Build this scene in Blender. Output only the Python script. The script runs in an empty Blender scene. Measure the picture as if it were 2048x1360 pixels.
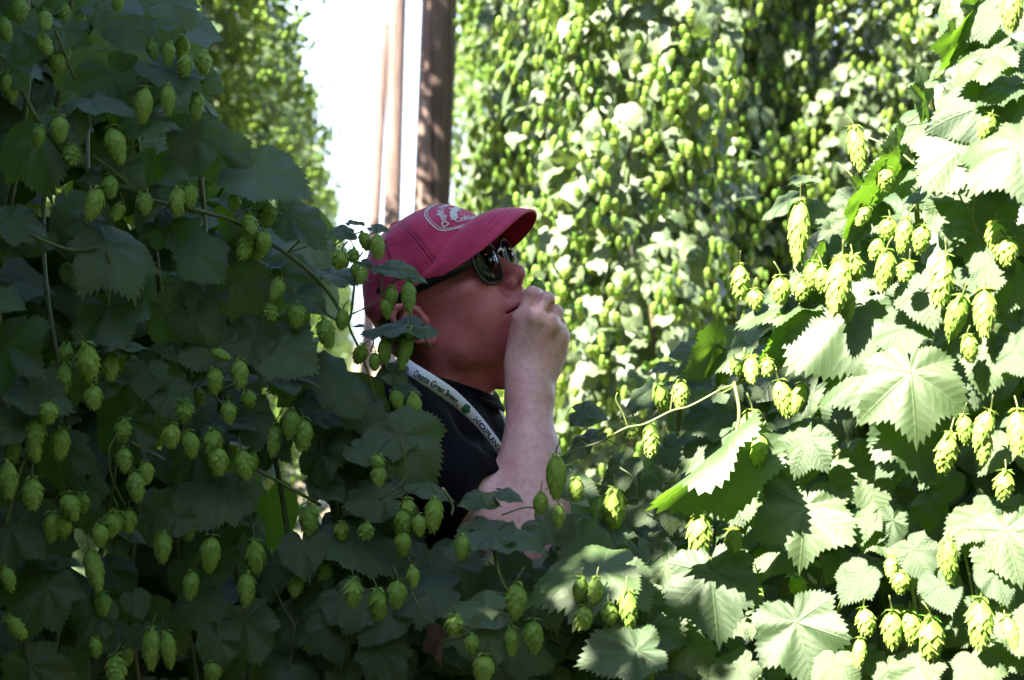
import bpy, math, random
import numpy as np
from mathutils import Vector, Matrix, Quaternion

# ------------------------------------------------------------------ camera, world, sun, exposure
SC = bpy.context.scene
COL = SC.collection
CAM_Z, LENS, SENS = 1.55, 50.0, 23.6
F_PX = 2048.0 * LENS / SENS
cam_d = bpy.data.cameras.new('camera')
cam_d.lens = LENS; cam_d.sensor_width = SENS; cam_d.sensor_fit = 'HORIZONTAL'
cam_d.clip_start = 0.05; cam_d.clip_end = 3000.0
cam_d.dof.use_dof = True; cam_d.dof.focus_distance = 2.80; cam_d.dof.aperture_fstop = 5.6
cam_d.dof.aperture_blades = 9
cam = bpy.data.objects.new('camera', cam_d); COL.objects.link(cam)
cam.location = (0, 0, CAM_Z); cam.rotation_euler = (math.radians(90), 0, 0)
SC.camera = cam

SUN_DIR = Vector((-0.45, -0.45, 0.77)).normalized()          # towards the sun: behind the camera, to the left
sun_d = bpy.data.lights.new('sun', 'SUN'); sun_d.energy = 5.0; sun_d.angle = math.radians(0.5)
sun_d.color = (1.0, 0.92, 0.76)
sun = bpy.data.objects.new('sun', sun_d); COL.objects.link(sun)
sun.location = (-5, -6, 8)
sun.rotation_euler = (-SUN_DIR).to_track_quat('-Z', 'Y').to_euler()
world = bpy.data.worlds.new('World'); SC.world = world; world.use_nodes = True
wn = world.node_tree
bg = next(n for n in wn.nodes if n.type == 'BACKGROUND')
sky = wn.nodes.new('ShaderNodeTexSky'); sky.sky_type = 'NISHITA'; sky.sun_disc = False
sky.sun_elevation = math.asin(SUN_DIR.z); sky.sun_rotation = math.atan2(SUN_DIR.x, SUN_DIR.y)
sky.air_density = 1.0; sky.dust_density = 1.0; sky.ozone_density = 2.0
# thin white summer haze low in the sky, the same all round the horizon
w_tc = wn.nodes.new('ShaderNodeTexCoord'); w_sx = wn.nodes.new('ShaderNodeSeparateXYZ'); wn.links.new(w_tc.outputs['Generated'], w_sx.inputs[0])
w_mr = wn.nodes.new('ShaderNodeMapRange'); w_mr.interpolation_type = 'SMOOTHSTEP'; wn.links.new(w_sx.outputs[2], w_mr.inputs[0])
w_mr.inputs[1].default_value = -0.05; w_mr.inputs[2].default_value = 0.55; w_mr.inputs[3].default_value = 1.0; w_mr.inputs[4].default_value = 0.0
w_mx = wn.nodes.new('ShaderNodeMix'); w_mx.data_type = 'RGBA'; wn.links.new(w_mr.outputs[0], w_mx.inputs[0]); wn.links.new(sky.outputs[0], w_mx.inputs[6]); w_mx.inputs[7].default_value = (4.4, 5.2, 6.8, 1)
wn.links.new(w_mx.outputs[2], bg.inputs[0]); bg.inputs[1].default_value = 0.05
vs = SC.view_settings
vs.view_transform = 'Standard'; vs.look = 'None'; vs.gamma = 1.0; vs.use_curve_mapping = False
vs.exposure = 3.7
cy = SC.cycles
cy.max_bounces = 8; cy.diffuse_bounces = 4; cy.glossy_bounces = 3; cy.transmission_bounces = 4
cy.transparent_max_bounces = 4; cy.use_denoising = True; cy.caustics_reflective = False; cy.caustics_refractive = False

rng = np.random.default_rng(11)
random.seed(11)

# ------------------------------------------------------------------ helpers
def at(px, py, Y):
    """a pixel of the 2048 x 1360 photograph and a distance -> the point out there"""
    return Vector(((px - 1024.0) / F_PX * Y, Y, CAM_Z - (py - 680.0) / F_PX * Y))

def empty(name, loc, label, cat, group=None):
    o = bpy.data.objects.new(name, None); COL.objects.link(o)
    o.empty_display_size = 0.1
    o.location = loc; o['label'] = label; o['category'] = cat
    if group: o['group'] = group
    return o

def link(name, me, parent=None, mat=None, M=None, kind=None):
    o = bpy.data.objects.new(name, me); COL.objects.link(o)
    if mat is not None:
        for m in (mat if isinstance(mat, (list, tuple)) else [mat]): me.materials.append(m)
    if parent is not None: o.parent = parent
    if M is not None: o.matrix_basis = M
    if kind: o['kind'] = kind
    return o

def mesh_np(name, V, faces=None, tris=None, quads=None, uv=None, mat_idx=None, smooth=True):
    """V (n,3); faces as tris (m,3) and / or quads (k,4); uv per vertex"""
    V = np.asarray(V, dtype=np.float32)
    loops = []; starts = []; n = 0
    if tris is not None and len(tris):
        t = np.asarray(tris, dtype=np.int32); loops.append(t.ravel()); starts.append(np.arange(len(t)) * 3 + n); n += t.size
    if quads is not None and len(quads):
        q = np.asarray(quads, dtype=np.int32); loops.append(q.ravel()); starts.append(np.arange(len(q)) * 4 + n); n += q.size
    L = np.concatenate(loops); S = np.concatenate(starts).astype(np.int32)
    me = bpy.data.meshes.new(name)
    me.vertices.add(len(V)); me.vertices.foreach_set('co', V.ravel())
    me.loops.add(len(L)); me.loops.foreach_set('vertex_index', L)
    me.polygons.add(len(S)); me.polygons.foreach_set('loop_start', S)
    if mat_idx is not None: me.polygons.foreach_set('material_index', np.asarray(mat_idx, dtype=np.int32))
    me.polygons.foreach_set('use_smooth', np.full(len(S), bool(smooth)))
    me.update(calc_edges=True)
    if uv is not None:
        lay = me.uv_layers.new(name='UVMap')
        lay.data.foreach_set('uv', np.asarray(uv, dtype=np.float32)[L].ravel())
    me.validate()
    return me

class Geo:
    """collects pieces into one mesh"""
    def __init__(s): s.V = []; s.T = []; s.Q = []; s.U = []; s.TM = []; s.QM = []; s.n = 0
    def add(s, V, tris=None, quads=None, uv=None, mi=0):
        V = np.asarray(V, dtype=np.float64).reshape(-1, 3)
        s.V.append(V); s.U.append(np.zeros((len(V), 2)) if uv is None else np.asarray(uv))
        if tris is not None and len(tris): s.T.append(np.asarray(tris) + s.n); s.TM.append(np.full(len(tris), mi))
        if quads is not None and len(quads): s.Q.append(np.asarray(quads) + s.n); s.QM.append(np.full(len(quads), mi))
        s.n += len(V)
    def tube(s, pts, radii, sides=6, mi=0, cap=True):
        P = np.asarray([tuple(p) for p in pts], dtype=np.float64); n = len(P)
        R = np.full(n, radii) if np.isscalar(radii) else np.asarray(radii, dtype=np.float64)
        tan = np.gradient(P, axis=0); tan /= np.linalg.norm(tan, axis=1)[:, None] + 1e-12
        ref = np.array([0.31, 0.72, 0.62]); V = []; UV = []
        a = np.arange(sides) / sides * 2 * np.pi; acc = 0.0
        for i in range(n):
            x = np.cross(tan[i], ref)
            if np.linalg.norm(x) < 1e-3: x = np.cross(tan[i], (1, 0, 0))
            x /= np.linalg.norm(x); y = np.cross(tan[i], x); ref = np.cross(x, tan[i]) * 0.999 + ref * 0.001
            V.append(P[i] + R[i] * (np.cos(a)[:, None] * x + np.sin(a)[:, None] * y))
            if i: acc += np.linalg.norm(P[i] - P[i - 1])
            UV += [(k / sides, acc) for k in range(sides)]
        V = np.concatenate(V); q = []
        for i in range(n - 1):
            for k in range(sides):
                b = i * sides; k2 = (k + 1) % sides
                q.append((b + k, b + k2, b + sides + k2, b + sides + k))
        t = []
        if cap:
            t += [(0, k + 1, k) for k in range(1, sides - 1)]
            e = (n - 1) * sides; t += [(e, e + k, e + k + 1) for k in range(1, sides - 1)]
        s.add(V, t, q, np.array(UV), mi)
    def mesh(s, name, smooth=True):
        V = np.concatenate(s.V); U = np.concatenate(s.U)
        T = np.concatenate(s.T) if s.T else None; Q = np.concatenate(s.Q) if s.Q else None
        mi = np.concatenate((s.TM if s.T else []) + (s.QM if s.Q else []))
        return mesh_np(name, V, tris=T, quads=Q, uv=U, mat_idx=mi, smooth=smooth)

def smooth_path(pts, sub=6):
    P = [np.array(tuple(p), dtype=float) for p in pts]
    if len(P) < 3: return [P[0] + (P[-1] - P[0]) * t / sub for t in range(sub + 1)]
    P = [2 * P[0] - P[1]] + P + [2 * P[-1] - P[-2]]; out = []
    for i in range(1, len(P) - 2):
        a, b, c, d = P[i - 1:i + 3]
        for k in range(sub):
            t = k / sub
            out.append(0.5 * (2 * b + (c - a) * t + (2 * a - 5 * b + 4 * c - d) * t * t + (3 * b - a - 3 * c + d) * t ** 3))
    out.append(P[-2]); return out

# ------------------------------------------------------------------ materials
class NT:
    def __init__(s, name):
        s.m = bpy.data.materials.new(name); s.m.use_nodes = True; s.t = s.m.node_tree
        s.t.nodes.clear(); s.out = s.t.nodes.new('ShaderNodeOutputMaterial')
    def n(s, typ, **kw):
        nd = s.t.nodes.new('ShaderNode' + typ)
        for k, v in kw.items():
            if k.startswith('i_'):
                key = k[2:]; key = int(key) if key.isdigit() else key.replace('_', ' ')
                if isinstance(v, bpy.types.NodeSocket): s.t.links.new(v, nd.inputs[key])
                else: nd.inputs[key].default_value = v
            else: setattr(nd, k, v)
        return nd
    def math(s, op, a, b=0.0, c=None, clamp=False):
        nd = s.n('Math', operation=op, use_clamp=clamp)
        for i, v in enumerate((a, b) if c is None else (a, b, c)):
            if isinstance(v, bpy.types.NodeSocket): s.t.links.new(v, nd.inputs[i])
            else: nd.inputs[i].default_value = v
        return nd.outputs[0]
    def mix(s, f, a, b, blend='MIX'):
        nd = s.n('Mix', data_type='RGBA', blend_type=blend)
        for k, v in ((0, f), (6, a), (7, b)):
            if isinstance(v, bpy.types.NodeSocket): s.t.links.new(v, nd.inputs[k])
            else: nd.inputs[k].default_value = (tuple(v) + (1.0,) if k else v)
        return nd.outputs[2]
    def ramp(s, f, stops):
        nd = s.n('ValToRGB'); s.t.links.new(f, nd.inputs[0]); cr = nd.color_ramp
        while len(cr.elements) < len(stops): cr.elements.new(0.5)
        for e, (p, c) in zip(cr.elements, stops):
            e.position = p; e.color = (c, c, c, 1) if np.isscalar(c) else tuple(c) + (1.0,)
        return nd.outputs[0]
    def smooth(s, x, lo, hi):
        nd = s.n('MapRange', interpolation_type='SMOOTHSTEP', clamp=True)
        s.t.links.new(x, nd.inputs[0]); nd.inputs[1].default_value = lo; nd.inputs[2].default_value = hi
        nd.inputs[3].default_value = 0; nd.inputs[4].default_value = 1
        return nd.outputs[0]
    def end(s, sh): s.t.links.new(sh, s.out.inputs[0]); return s.m

def leaf_material(name, dark, light, trans_col, trans=0.38, rough=0.5, dead=False, spec=0.8):
    w = NT(name)
    uv = w.n('UVMap'); sep = w.n('SeparateXYZ', i_0=uv.outputs[0])
    tcw = w.n('TexCoord'); wob = w.n('TexNoise', i_Vector=tcw.outputs['Object'], i_Scale=4.5, i_Detail=2.0)
    u = w.math('ADD', sep.outputs[0], w.math('MULTIPLY', w.math('SUBTRACT', wob.outputs[0], 0.5), 0.16)); v = sep.outputs[1]
    oi = w.n('ObjectInfo'); geo = w.n('NewGeometry')
    rnd = w.math('FRACT', w.math('ADD', oi.outputs['Random'], geo.outputs['Random Per Island']))
    # veins: v = distance from the lobe's main vein, u = distance along it
    main = w.smooth(v, 0.020, 0.004)
    sec = w.math('ABSOLUTE', w.math('SUBTRACT', w.math('FRACT', w.math('MULTIPLY', w.math('SUBTRACT', u, w.math('MULTIPLY', v, 0.85)), 8.0)), 0.5))
    sec_l = w.smooth(sec, 0.055, 0.0)
    sec_h = w.math('MULTIPLY', w.math('POWER', w.math('MULTIPLY', sec, 2.0), 0.6), -1.0)
    vein = w.math('MAXIMUM', main, w.math('MULTIPLY', sec_l, 0.55))
    tc = w.n('TexCoord')
    no = w.n('TexNoise', i_Vector=tc.outputs['Object'], i_Scale=38.0, i_Detail=3.0, i_Roughness=0.6)
    no2 = w.n('TexNoise', i_Vector=tc.outputs['Object'], i_Scale=160.0, i_Detail=2.0)
    f = w.math('ADD', w.math('MULTIPLY', rnd, 0.65), w.math('MULTIPLY', no.outputs[0], 0.45), clamp=True)
    col = w.mix(f, dark, light)
    col = w.mix(w.math('MULTIPLY', vein, 0.26), col, tuple(min(1, c * 1.7 + 0.02) for c in light))
    if not dead:     # pale dust specks and a few brown spots
        vo = w.n('TexVoronoi', i_Vector=tc.outputs['Object'], i_Scale=190.0, i_Randomness=1.0)
        sp = w.math('MULTIPLY', w.smooth(vo.outputs['Distance'], 0.17, 0.07), w.smooth(no.outputs[0], 0.54, 0.64))
        col = w.mix(w.math('MULTIPLY', sp, 0.6), col, (0.34, 0.38, 0.33))
        vo2 = w.n('TexVoronoi', i_Vector=tc.outputs['Object'], i_Scale=30.0)
        br = w.math('MULTIPLY', w.smooth(vo2.outputs['Distance'], 0.12, 0.06), w.smooth(rnd, 0.55, 0.75))
        col = w.mix(w.math('MULTIPLY', br, 0.8), col, (0.09, 0.045, 0.02))
    h = w.math('ADD', w.math('MULTIPLY', sec_h, 0.32), w.math('MULTIPLY', main, 0.5))
    h = w.math('ADD', h, w.math('MULTIPLY', no2.outputs[0], 0.5))
    bump = w.n('Bump', i_Strength=0.55, i_Distance=0.0017, i_Height=h)
    p = w.n('BsdfPrincipled', i_Base_Color=col, i_Roughness=rough, i_Normal=bump.outputs[0])
    p.inputs['Specular IOR Level'].default_value = spec
    tr = w.n('BsdfTranslucent', i_Color=w.mix(w.math('MULTIPLY', vein, 0.35), trans_col, tuple(c * 0.5 for c in trans_col)), i_Normal=bump.outputs[0])
    mx = w.n('MixShader', i_0=trans, i_1=p.outputs[0], i_2=tr.outputs[0])
    return w.end(mx.outputs[0])

def cone_material():
    w = NT('hop_cone')
    uv = w.n('UVMap'); sep = w.n('SeparateXYZ', i_0=uv.outputs[0]); u, v = sep.outputs[0], sep.outputs[1]
    oi = w.n('ObjectInfo'); geo = w.n('NewGeometry')
    isl = geo.outputs['Random Per Island']
    f = w.math('ADD', w.math('MULTIPLY', oi.outputs['Random'], 0.65), w.math('MULTIPLY', isl, 0.45), clamp=True)
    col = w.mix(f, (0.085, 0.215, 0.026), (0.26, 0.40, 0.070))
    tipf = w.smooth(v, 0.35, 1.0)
    col = w.mix(w.math('MULTIPLY', tipf, 0.55), col, (0.38, 0.47, 0.12))  # naturally paler bract tips, contrast raised in colour to mimic shade between scales
    dry = w.math('MULTIPLY', w.smooth(v, 0.8, 1.0), w.smooth(w.math('FRACT', w.math('MULTIPLY', isl, 7.3)), 0.82, 0.9))
    col = w.mix(w.math('MULTIPLY', dry, 0.55), col, (0.22, 0.12, 0.04))
    st = w.math('ABSOLUTE', w.math('SUBTRACT', w.math('FRACT', w.math('MULTIPLY', u, 5.0)), 0.5))
    tc = w.n('TexCoord'); no = w.n('TexNoise', i_Vector=tc.outputs['Object'], i_Scale=300.0, i_Detail=2.0)
    bump = w.n('Bump', i_Strength=0.35, i_Distance=0.0008, i_Height=w.math('ADD', st, no.outputs[0]))
    p = w.n('BsdfPrincipled', i_Base_Color=col, i_Roughness=0.55, i_Normal=bump.outputs[0])
    p.inputs['Specular IOR Level'].default_value = 0.35
    tr = w.n('BsdfTranslucent', i_Color=(0.42, 0.50, 0.09, 1), i_Normal=bump.outputs[0])
    mx = w.n('MixShader', i_0=0.28, i_1=p.outputs[0], i_2=tr.outputs[0])
    return w.end(mx.outputs[0])

def simple(name, col, rough=0.6, spec=0.4, noise=0.0, nscale=40.0, col2=None, bump=0.0, bdist=0.002, coord='Object', metal=0.0, sheen=0.0):
    w = NT(name); tc = w.n('TexCoord')
    no = w.n('TexNoise', i_Vector=tc.outputs[coord], i_Scale=nscale, i_Detail=4.0, i_Roughness=0.6)
    c = w.mix(w.smooth(no.outputs[0], 0.3, 0.7), col, col2 or tuple(min(1, x * (1 + noise)) for x in col))
    p = w.n('BsdfPrincipled', i_Base_Color=c, i_Roughness=rough, i_Metallic=metal)
    p.inputs['Specular IOR Level'].default_value = spec
    p.inputs['Sheen Weight'].default_value = sheen
    if bump:
        b = w.n('Bump', i_Strength=bump, i_Distance=bdist, i_Height=no.outputs[0]); w.t.links.new(b.outputs[0], p.inputs['Normal'])
    return w.end(p.outputs[0])

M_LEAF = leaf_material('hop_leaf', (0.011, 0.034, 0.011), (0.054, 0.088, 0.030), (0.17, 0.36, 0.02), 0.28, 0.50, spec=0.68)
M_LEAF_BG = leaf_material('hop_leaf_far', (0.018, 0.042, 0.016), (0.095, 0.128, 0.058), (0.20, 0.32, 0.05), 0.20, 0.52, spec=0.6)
M_DEAD = leaf_material('withered_leaf', (0.03, 0.014, 0.009), (0.07, 0.035, 0.022), (0.18, 0.08, 0.03), 0.2, 0.7, dead=True)
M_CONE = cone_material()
M_STEM = simple('green_stem', (0.055, 0.095, 0.022), 0.5, 0.4, col2=(0.11, 0.11, 0.04), nscale=60, bump=0.4, bdist=0.001)
M_STEM_R = simple('woody_stem', (0.10, 0.065, 0.04), 0.7, 0.3, col2=(0.07, 0.09, 0.03), nscale=40, bump=0.5)

# ------------------------------------------------------------------ hop leaf, hop cone
def outline(kind, th, sd):
    """polar outline of a hop leaf, th from the tip direction; returns radius and lobe index"""
    r_ = np.random.default_rng(sd)
    if kind == 'heart':
        a = np.abs(th); xs = np.radians([0, 8, 25, 50, 80, 110, 140, 160, 172, 180])
        ys = np.array([1.0, 0.88, 0.74, 0.66, 0.63, 0.62, 0.60, 0.54, 0.36, 0.16])
        return np.interp(a, xs, ys)
    if kind == 'lobed3': lob = [(0, 1.0, 66), (60, 0.80, 66), (-60, 0.80, 66), (122, 0.66, 60), (-122, 0.66, 60)]
    else: lob = [(0, 1.0, 50), (54, 0.90, 52), (-54, 0.90, 52), (110, 0.70, 54), (-110, 0.70, 54)]
    r = np.zeros_like(th)
    for a, l, wd in lob:
        d = np.abs((th - math.radians(a) + np.pi) % (2 * np.pi) - np.pi) / math.radians(wd)
        l = l * r_.uniform(0.93, 1.06)
        g = l * np.interp(d, [0, 0.06, 0.2, 0.4, 0.62, 0.85, 1.0, 1.3], [1.0, 0.95, 0.875, 0.80, 0.72, 0.56, 0.42, 0.1])
        r = np.maximum(r, g)
    r = np.maximum(r, np.interp(np.abs(th), np.radians([0, 120, 150, 166, 176, 180]), [0.42, 0.45, 0.47, 0.42, 0.24, 0.12]))
    return r

LOBES = {'heart': [0, 75, -75, 135, -135], 'lobed3': [0, 60, -60, 122, -122], 'lobed5': [0, 54, -54, 110, -110]}

def leaf_geo(kind, sd, N=112, rings=(0.2, 0.42, 0.64, 0.84, 1.0), teeth=True, petiole=True):
    r_ = np.random.default_rng(sd)
    th = np.linspace(-np.pi, np.pi, N, endpoint=False) + 1e-3
    R = outline(kind, th, sd)
    if teeth:
        saw = np.where(np.arange(N) % 2 == 0, 1.035, 0.945) + r_.uniform(-0.015, 0.015, N); Rt = R * saw
    else: Rt = R
    lob = np.radians(LOBES[kind])
    fold = r_.uniform(0.0, 0.24); droop = r_.uniform(0.12, 0.40); curl = r_.uniform(-0.10, 0.22); tw = r_.uniform(-0.22, 0.22)
    ph = r_.uniform(0, 6.28, 4); ec = r_.uniform(-0.22, 0.16); wv = r_.uniform(0.03, 0.085); bend = r_.uniform(-0.5, 0.9)
    V = [(0, 0, 0)]; UV = [(0, 0)]
    for f in rings:
        rr = (Rt if f == 1.0 else R) * f
        for t, r in zip(th, rr):
            x, y = r * math.sin(t), r * math.cos(t)
            d = (t - lob + np.pi) % (2 * np.pi) - np.pi
            k = np.argmin(np.abs(d)); al, pe = r * math.cos(d[k]), r * abs(math.sin(d[k]))
            z = fold * abs(x) * 0.55 + 0.10 * pe * (1 - 0.7 * r) - droop * r * r * (0.6 + 0.4 * math.cos(t)) - curl * x * x + tw * x * y
            z += ec * max(r - 0.45, 0) ** 2 * (1 + 0.6 * math.sin(2 * t + ph[1])) - bend * 0.25 * max(y - 0.35, 0) ** 2 + wv * r * (math.sin(4 * t + ph[0]) + 0.7 * math.sin(7 * t + ph[1])) + 0.012 * math.sin(13 * y + ph[2]) * r
            if f == 1.0: z += 0.012 * math.sin(11 * t + ph[3])
            V.append((x, y, z)); UV.append((al, pe))
    T = [(0, 1 + (k + 1) % N, 1 + k) for k in range(N)]; Q = []
    for i in range(len(rings) - 1):
        b = 1 + i * N
        for k in range(N):
            k2 = (k + 1) % N; Q.append((b + k, b + k2, b + N + k2, b + N + k))
    g = Geo(); g.add(np.array(V), T, Q, np.array(UV), 0)
    if petiole:
        pl = r_.uniform(0.45, 0.8)
        pts = smooth_path([(0, 0.01, -0.004), (0, -0.16, -0.06), (0.03, -0.6 * pl, -0.35 * pl), (0.05, -0.9 * pl, -0.8 * pl)], 3)
        g.tube(pts, np.linspace(0.016, 0.02, len(pts)), 5, 1)
    return g

LEAF = {}
for kind, n in (('heart', 8), ('lobed3', 8), ('lobed5', 6)):
    LEAF[kind] = []
    for i in range(n):
        me = leaf_geo(kind, 100 * n + 17 * i + len(kind)).mesh('leaf_' + kind)
        me.materials.append(M_LEAF); me.materials.append(M_STEM); LEAF[kind].append(me)
ROLLED = leaf_geo('lobed5', 991)
Vr = ROLLED.V[0].copy(); ang = Vr[:, 0] * 2.6                                        # a leaf rolled up along its midrib
Vr2 = np.stack([np.sin(ang) / 2.6, Vr[:, 1], (1 - np.cos(ang)) / 2.6 + Vr[:, 2] * 0.4], 1); ROLLED.V[0] = Vr2
ME_ROLLED = ROLLED.mesh('leaf_rolled'); ME_ROLLED.materials.append(M_LEAF); ME_ROLLED.materials.append(M_STEM)
ME_DEAD = ROLLED.mesh('leaf_withered'); ME_DEAD.materials.append(M_DEAD); ME_DEAD.materials.append(M_STEM_R)

def cone_geo(L, W, nb, sd, stalk=True, flare=0.35, shape=1.0):
    """a hop cone hanging along -Z from the origin: overlapping pointed bracts round an ovoid core"""
    r_ = np.random.default_rng(sd); g = Geo()
    def prof(s): return W / 2 * (np.sin(np.pi * np.clip(s, 0, 1) ** (0.78 * shape)) ** 0.62) * (1 - 0.10 * s)
    S = np.linspace(0.0, 1.0, 9); a = np.arange(9) / 9 * 2 * np.pi; V = []
    for s in S: rr = max(prof(s) * 0.80, 0.0004); V += [(rr * math.cos(t), rr * math.sin(t), -s * L) for t in a]
    q = [(i * 9 + k, (i + 1) * 9 + k, (i + 1) * 9 + (k + 1) % 9, i * 9 + (k + 1) % 9) for i in range(8) for k in range(9)]
    g.add(V, None, q, np.tile((0.5, 0.3), (len(V), 1)), 0)
    ga = math.radians(137.5)
    bl = L * 0.34; bw = W * 0.58
    for k in range(nb):
        s = 0.02 + 0.80 * (k + 0.5) / nb; t = k * ga + r_.uniform(-0.15, 0.15)
        sc = (0.72 + 0.36 * math.sin(np.pi * min(1, s + 0.15))) * r_.uniform(0.9, 1.1)
        fl = flare * r_.uniform(0.6, 1.5)
        rows = [(0.0, 0.45, 0.0), (0.35, 1.0, 0.0), (0.70, 0.78, 0.0), (1.0, 0.05, 0.0)]
        V = []; UV = []
        for (l, wv, _) in rows:
            ss = s + l * bl * sc / L; lift = 0.0004 + 0.0026 * l + fl * 0.0052 * l ** 3
            rr = prof(min(ss, 0.985)) * 0.80 + lift
            hw = wv * bw * sc / 2
            for e in (-1, 0, 1):
                an = t + e * hw / max(prof(min(max(s + 0.12, 0.25), 0.75)), 0.35 * W)
                r2 = rr * (1.0 if e == 0 else 0.89)
                V.append((r2 * math.cos(an), r2 * math.sin(an), -(ss * L) + (0 if e == 0 else 0.0012)))
                UV.append((0.5 + 0.5 * e * wv, l))
        q = []
        for i in range(3):
            for e in range(2):
                b = i * 3 + e; q.append((b, b + 1, b + 4, b + 3))
        g.add(V, None, q, UV, 0)
    for k in range(5):                                  # little green collar leaves at the top
        t = k * 1.257 + r_.uniform(-0.3, 0.3); c, s_ = math.cos(t), math.sin(t); w2 = W * 0.10
        V = [(0, 0, 0.001), (c * W * 0.22 - s_ * w2, s_ * W * 0.22 + c * w2, 0.002), (c * W * 0.22 + s_ * w2, s_ * W * 0.22 - c * w2, 0.002),
             (c * W * 0.5, s_ * W * 0.5, r_.uniform(-0.006, 0.003))]
        g.add(V, [(0, 2, 1), (1, 2, 3)], None, np.tile((0.5, 0.2), (4, 1)), 0)
    if stalk:
        x, y = r_.uniform(-0.008, 0.008, 2)
        pts = smooth_path([(0, 0, -0.002), (0.1 * x, 0.1 * y, 0.006), (x, y, 0.012 + r_.uniform(0, 0.008))], 3)
        g.tube(pts, 0.0011, 5, 1)
    return g
CONES = {}
for nm, spec in {'fat': (0.040, 0.030, 34), 'egg': (0.044, 0.0285, 38), 'long': (0.058, 0.029, 54), 'small': (0.027, 0.022, 26)}.items():
    CONES[nm] = []
    for i in range(4):
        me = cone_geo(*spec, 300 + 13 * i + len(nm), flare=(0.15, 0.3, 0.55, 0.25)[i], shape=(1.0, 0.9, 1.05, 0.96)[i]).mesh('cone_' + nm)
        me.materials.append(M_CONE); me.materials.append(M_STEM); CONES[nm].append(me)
CWID = {'fat': 0.030, 'egg': 0.0285, 'long': 0.029, 'small': 0.022}
CLEN = {'fat': 0.0445, 'egg': 0.049, 'long': 0.0645, 'small': 0.030}

def leaf_matrix(loc, size, a, q, tx=0.0, twist=0.0):
    """a: direction of the tip in the picture (0 down, 90 right), q: how far the blade is turned up"""
    a, q = math.radians(a), math.radians(q)
    n = Vector((tx, -math.cos(q), math.sin(q))).normalized()
    et = Vector((math.sin(a), 0, -math.cos(a)))
    y = (et - n * et.dot(n))
    if y.length < 0.05: y = Vector((0, -1, -0.2)) - n * n.dot(Vector((0, -1, -0.2)))
    y.normalize()
    if twist: y = Quaternion(n, twist) @ y
    x = y.cross(n)
    R = Matrix((x, y, n)).transposed().to_4x4()
    return Matrix.Translation(loc) @ R @ Matrix.Scale(size, 4)

def cone_matrix(loc, size, lean=0.0, dirn=0.0, spin=0.0, wide=1.0):
    ax = Quaternion((math.cos(dirn), math.sin(dirn), 0), lean)
    return Matrix.Translation(loc) @ (ax @ Quaternion((0, 0, 1), spin)).to_matrix().to_4x4() @ Matrix.Diagonal((size * wide, size * wide, size, 1))
# ------------------------------------------------------------------ the man: one implicit surface for the skin
class SDF:
    def __init__(s): s.ops = []
    def add(s, fn, k, c, r, op='u'): s.ops.append((fn, k, np.asarray(c, float), r, op))
    @staticmethod
    def smin(a, b, k):
        h = np.clip(0.5 + 0.5 * (b - a) / k, 0, 1); return b + (a - b) * h - k * h * (1 - h)
    def comb(s, F, d, k, op):
        if op == 'u': return s.smin(F, d, k)
        if op == 's': return -s.smin(-F, d, k)           # carve d out of F
        return -s.smin(-F, -d, k)                        # intersect
    def points(s, P):
        P = np.atleast_2d(P); F = np.full(len(P), 0.3)
        for fn, k, c, r, op in s.ops: F = s.comb(F, fn(P[:, 0], P[:, 1], P[:, 2]), k, op)
        return F
    def grid(s, xs, ys, zs):
        F = np.full((len(xs), len(ys), len(zs)), 0.3, dtype=np.float32); ax = (xs, ys, zs)
        for fn, k, c, r, op in s.ops:
            sl = []
            for i in range(3):
                if r is None: sl.append(slice(0, len(ax[i]))); continue
                lo = np.searchsorted(ax[i], c[i] - r - k - 0.012); hi = np.searchsorted(ax[i], c[i] + r + k + 0.012); sl.append(slice(lo, hi))
            sl = tuple(sl)
            if any(q.stop - q.start < 1 for q in sl): continue
            X = xs[sl[0]][:, None, None]; Y = ys[sl[1]][None, :, None]; Z = zs[sl[2]][None, None, :]
            F[sl] = s.comb(F[sl], fn(X, Y, Z), k, op)
        F[0] = F[-1] = 0.01; F[:, 0] = F[:, -1] = 0.01; F[:, :, 0] = F[:, :, -1] = 0.01
        return F

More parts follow.
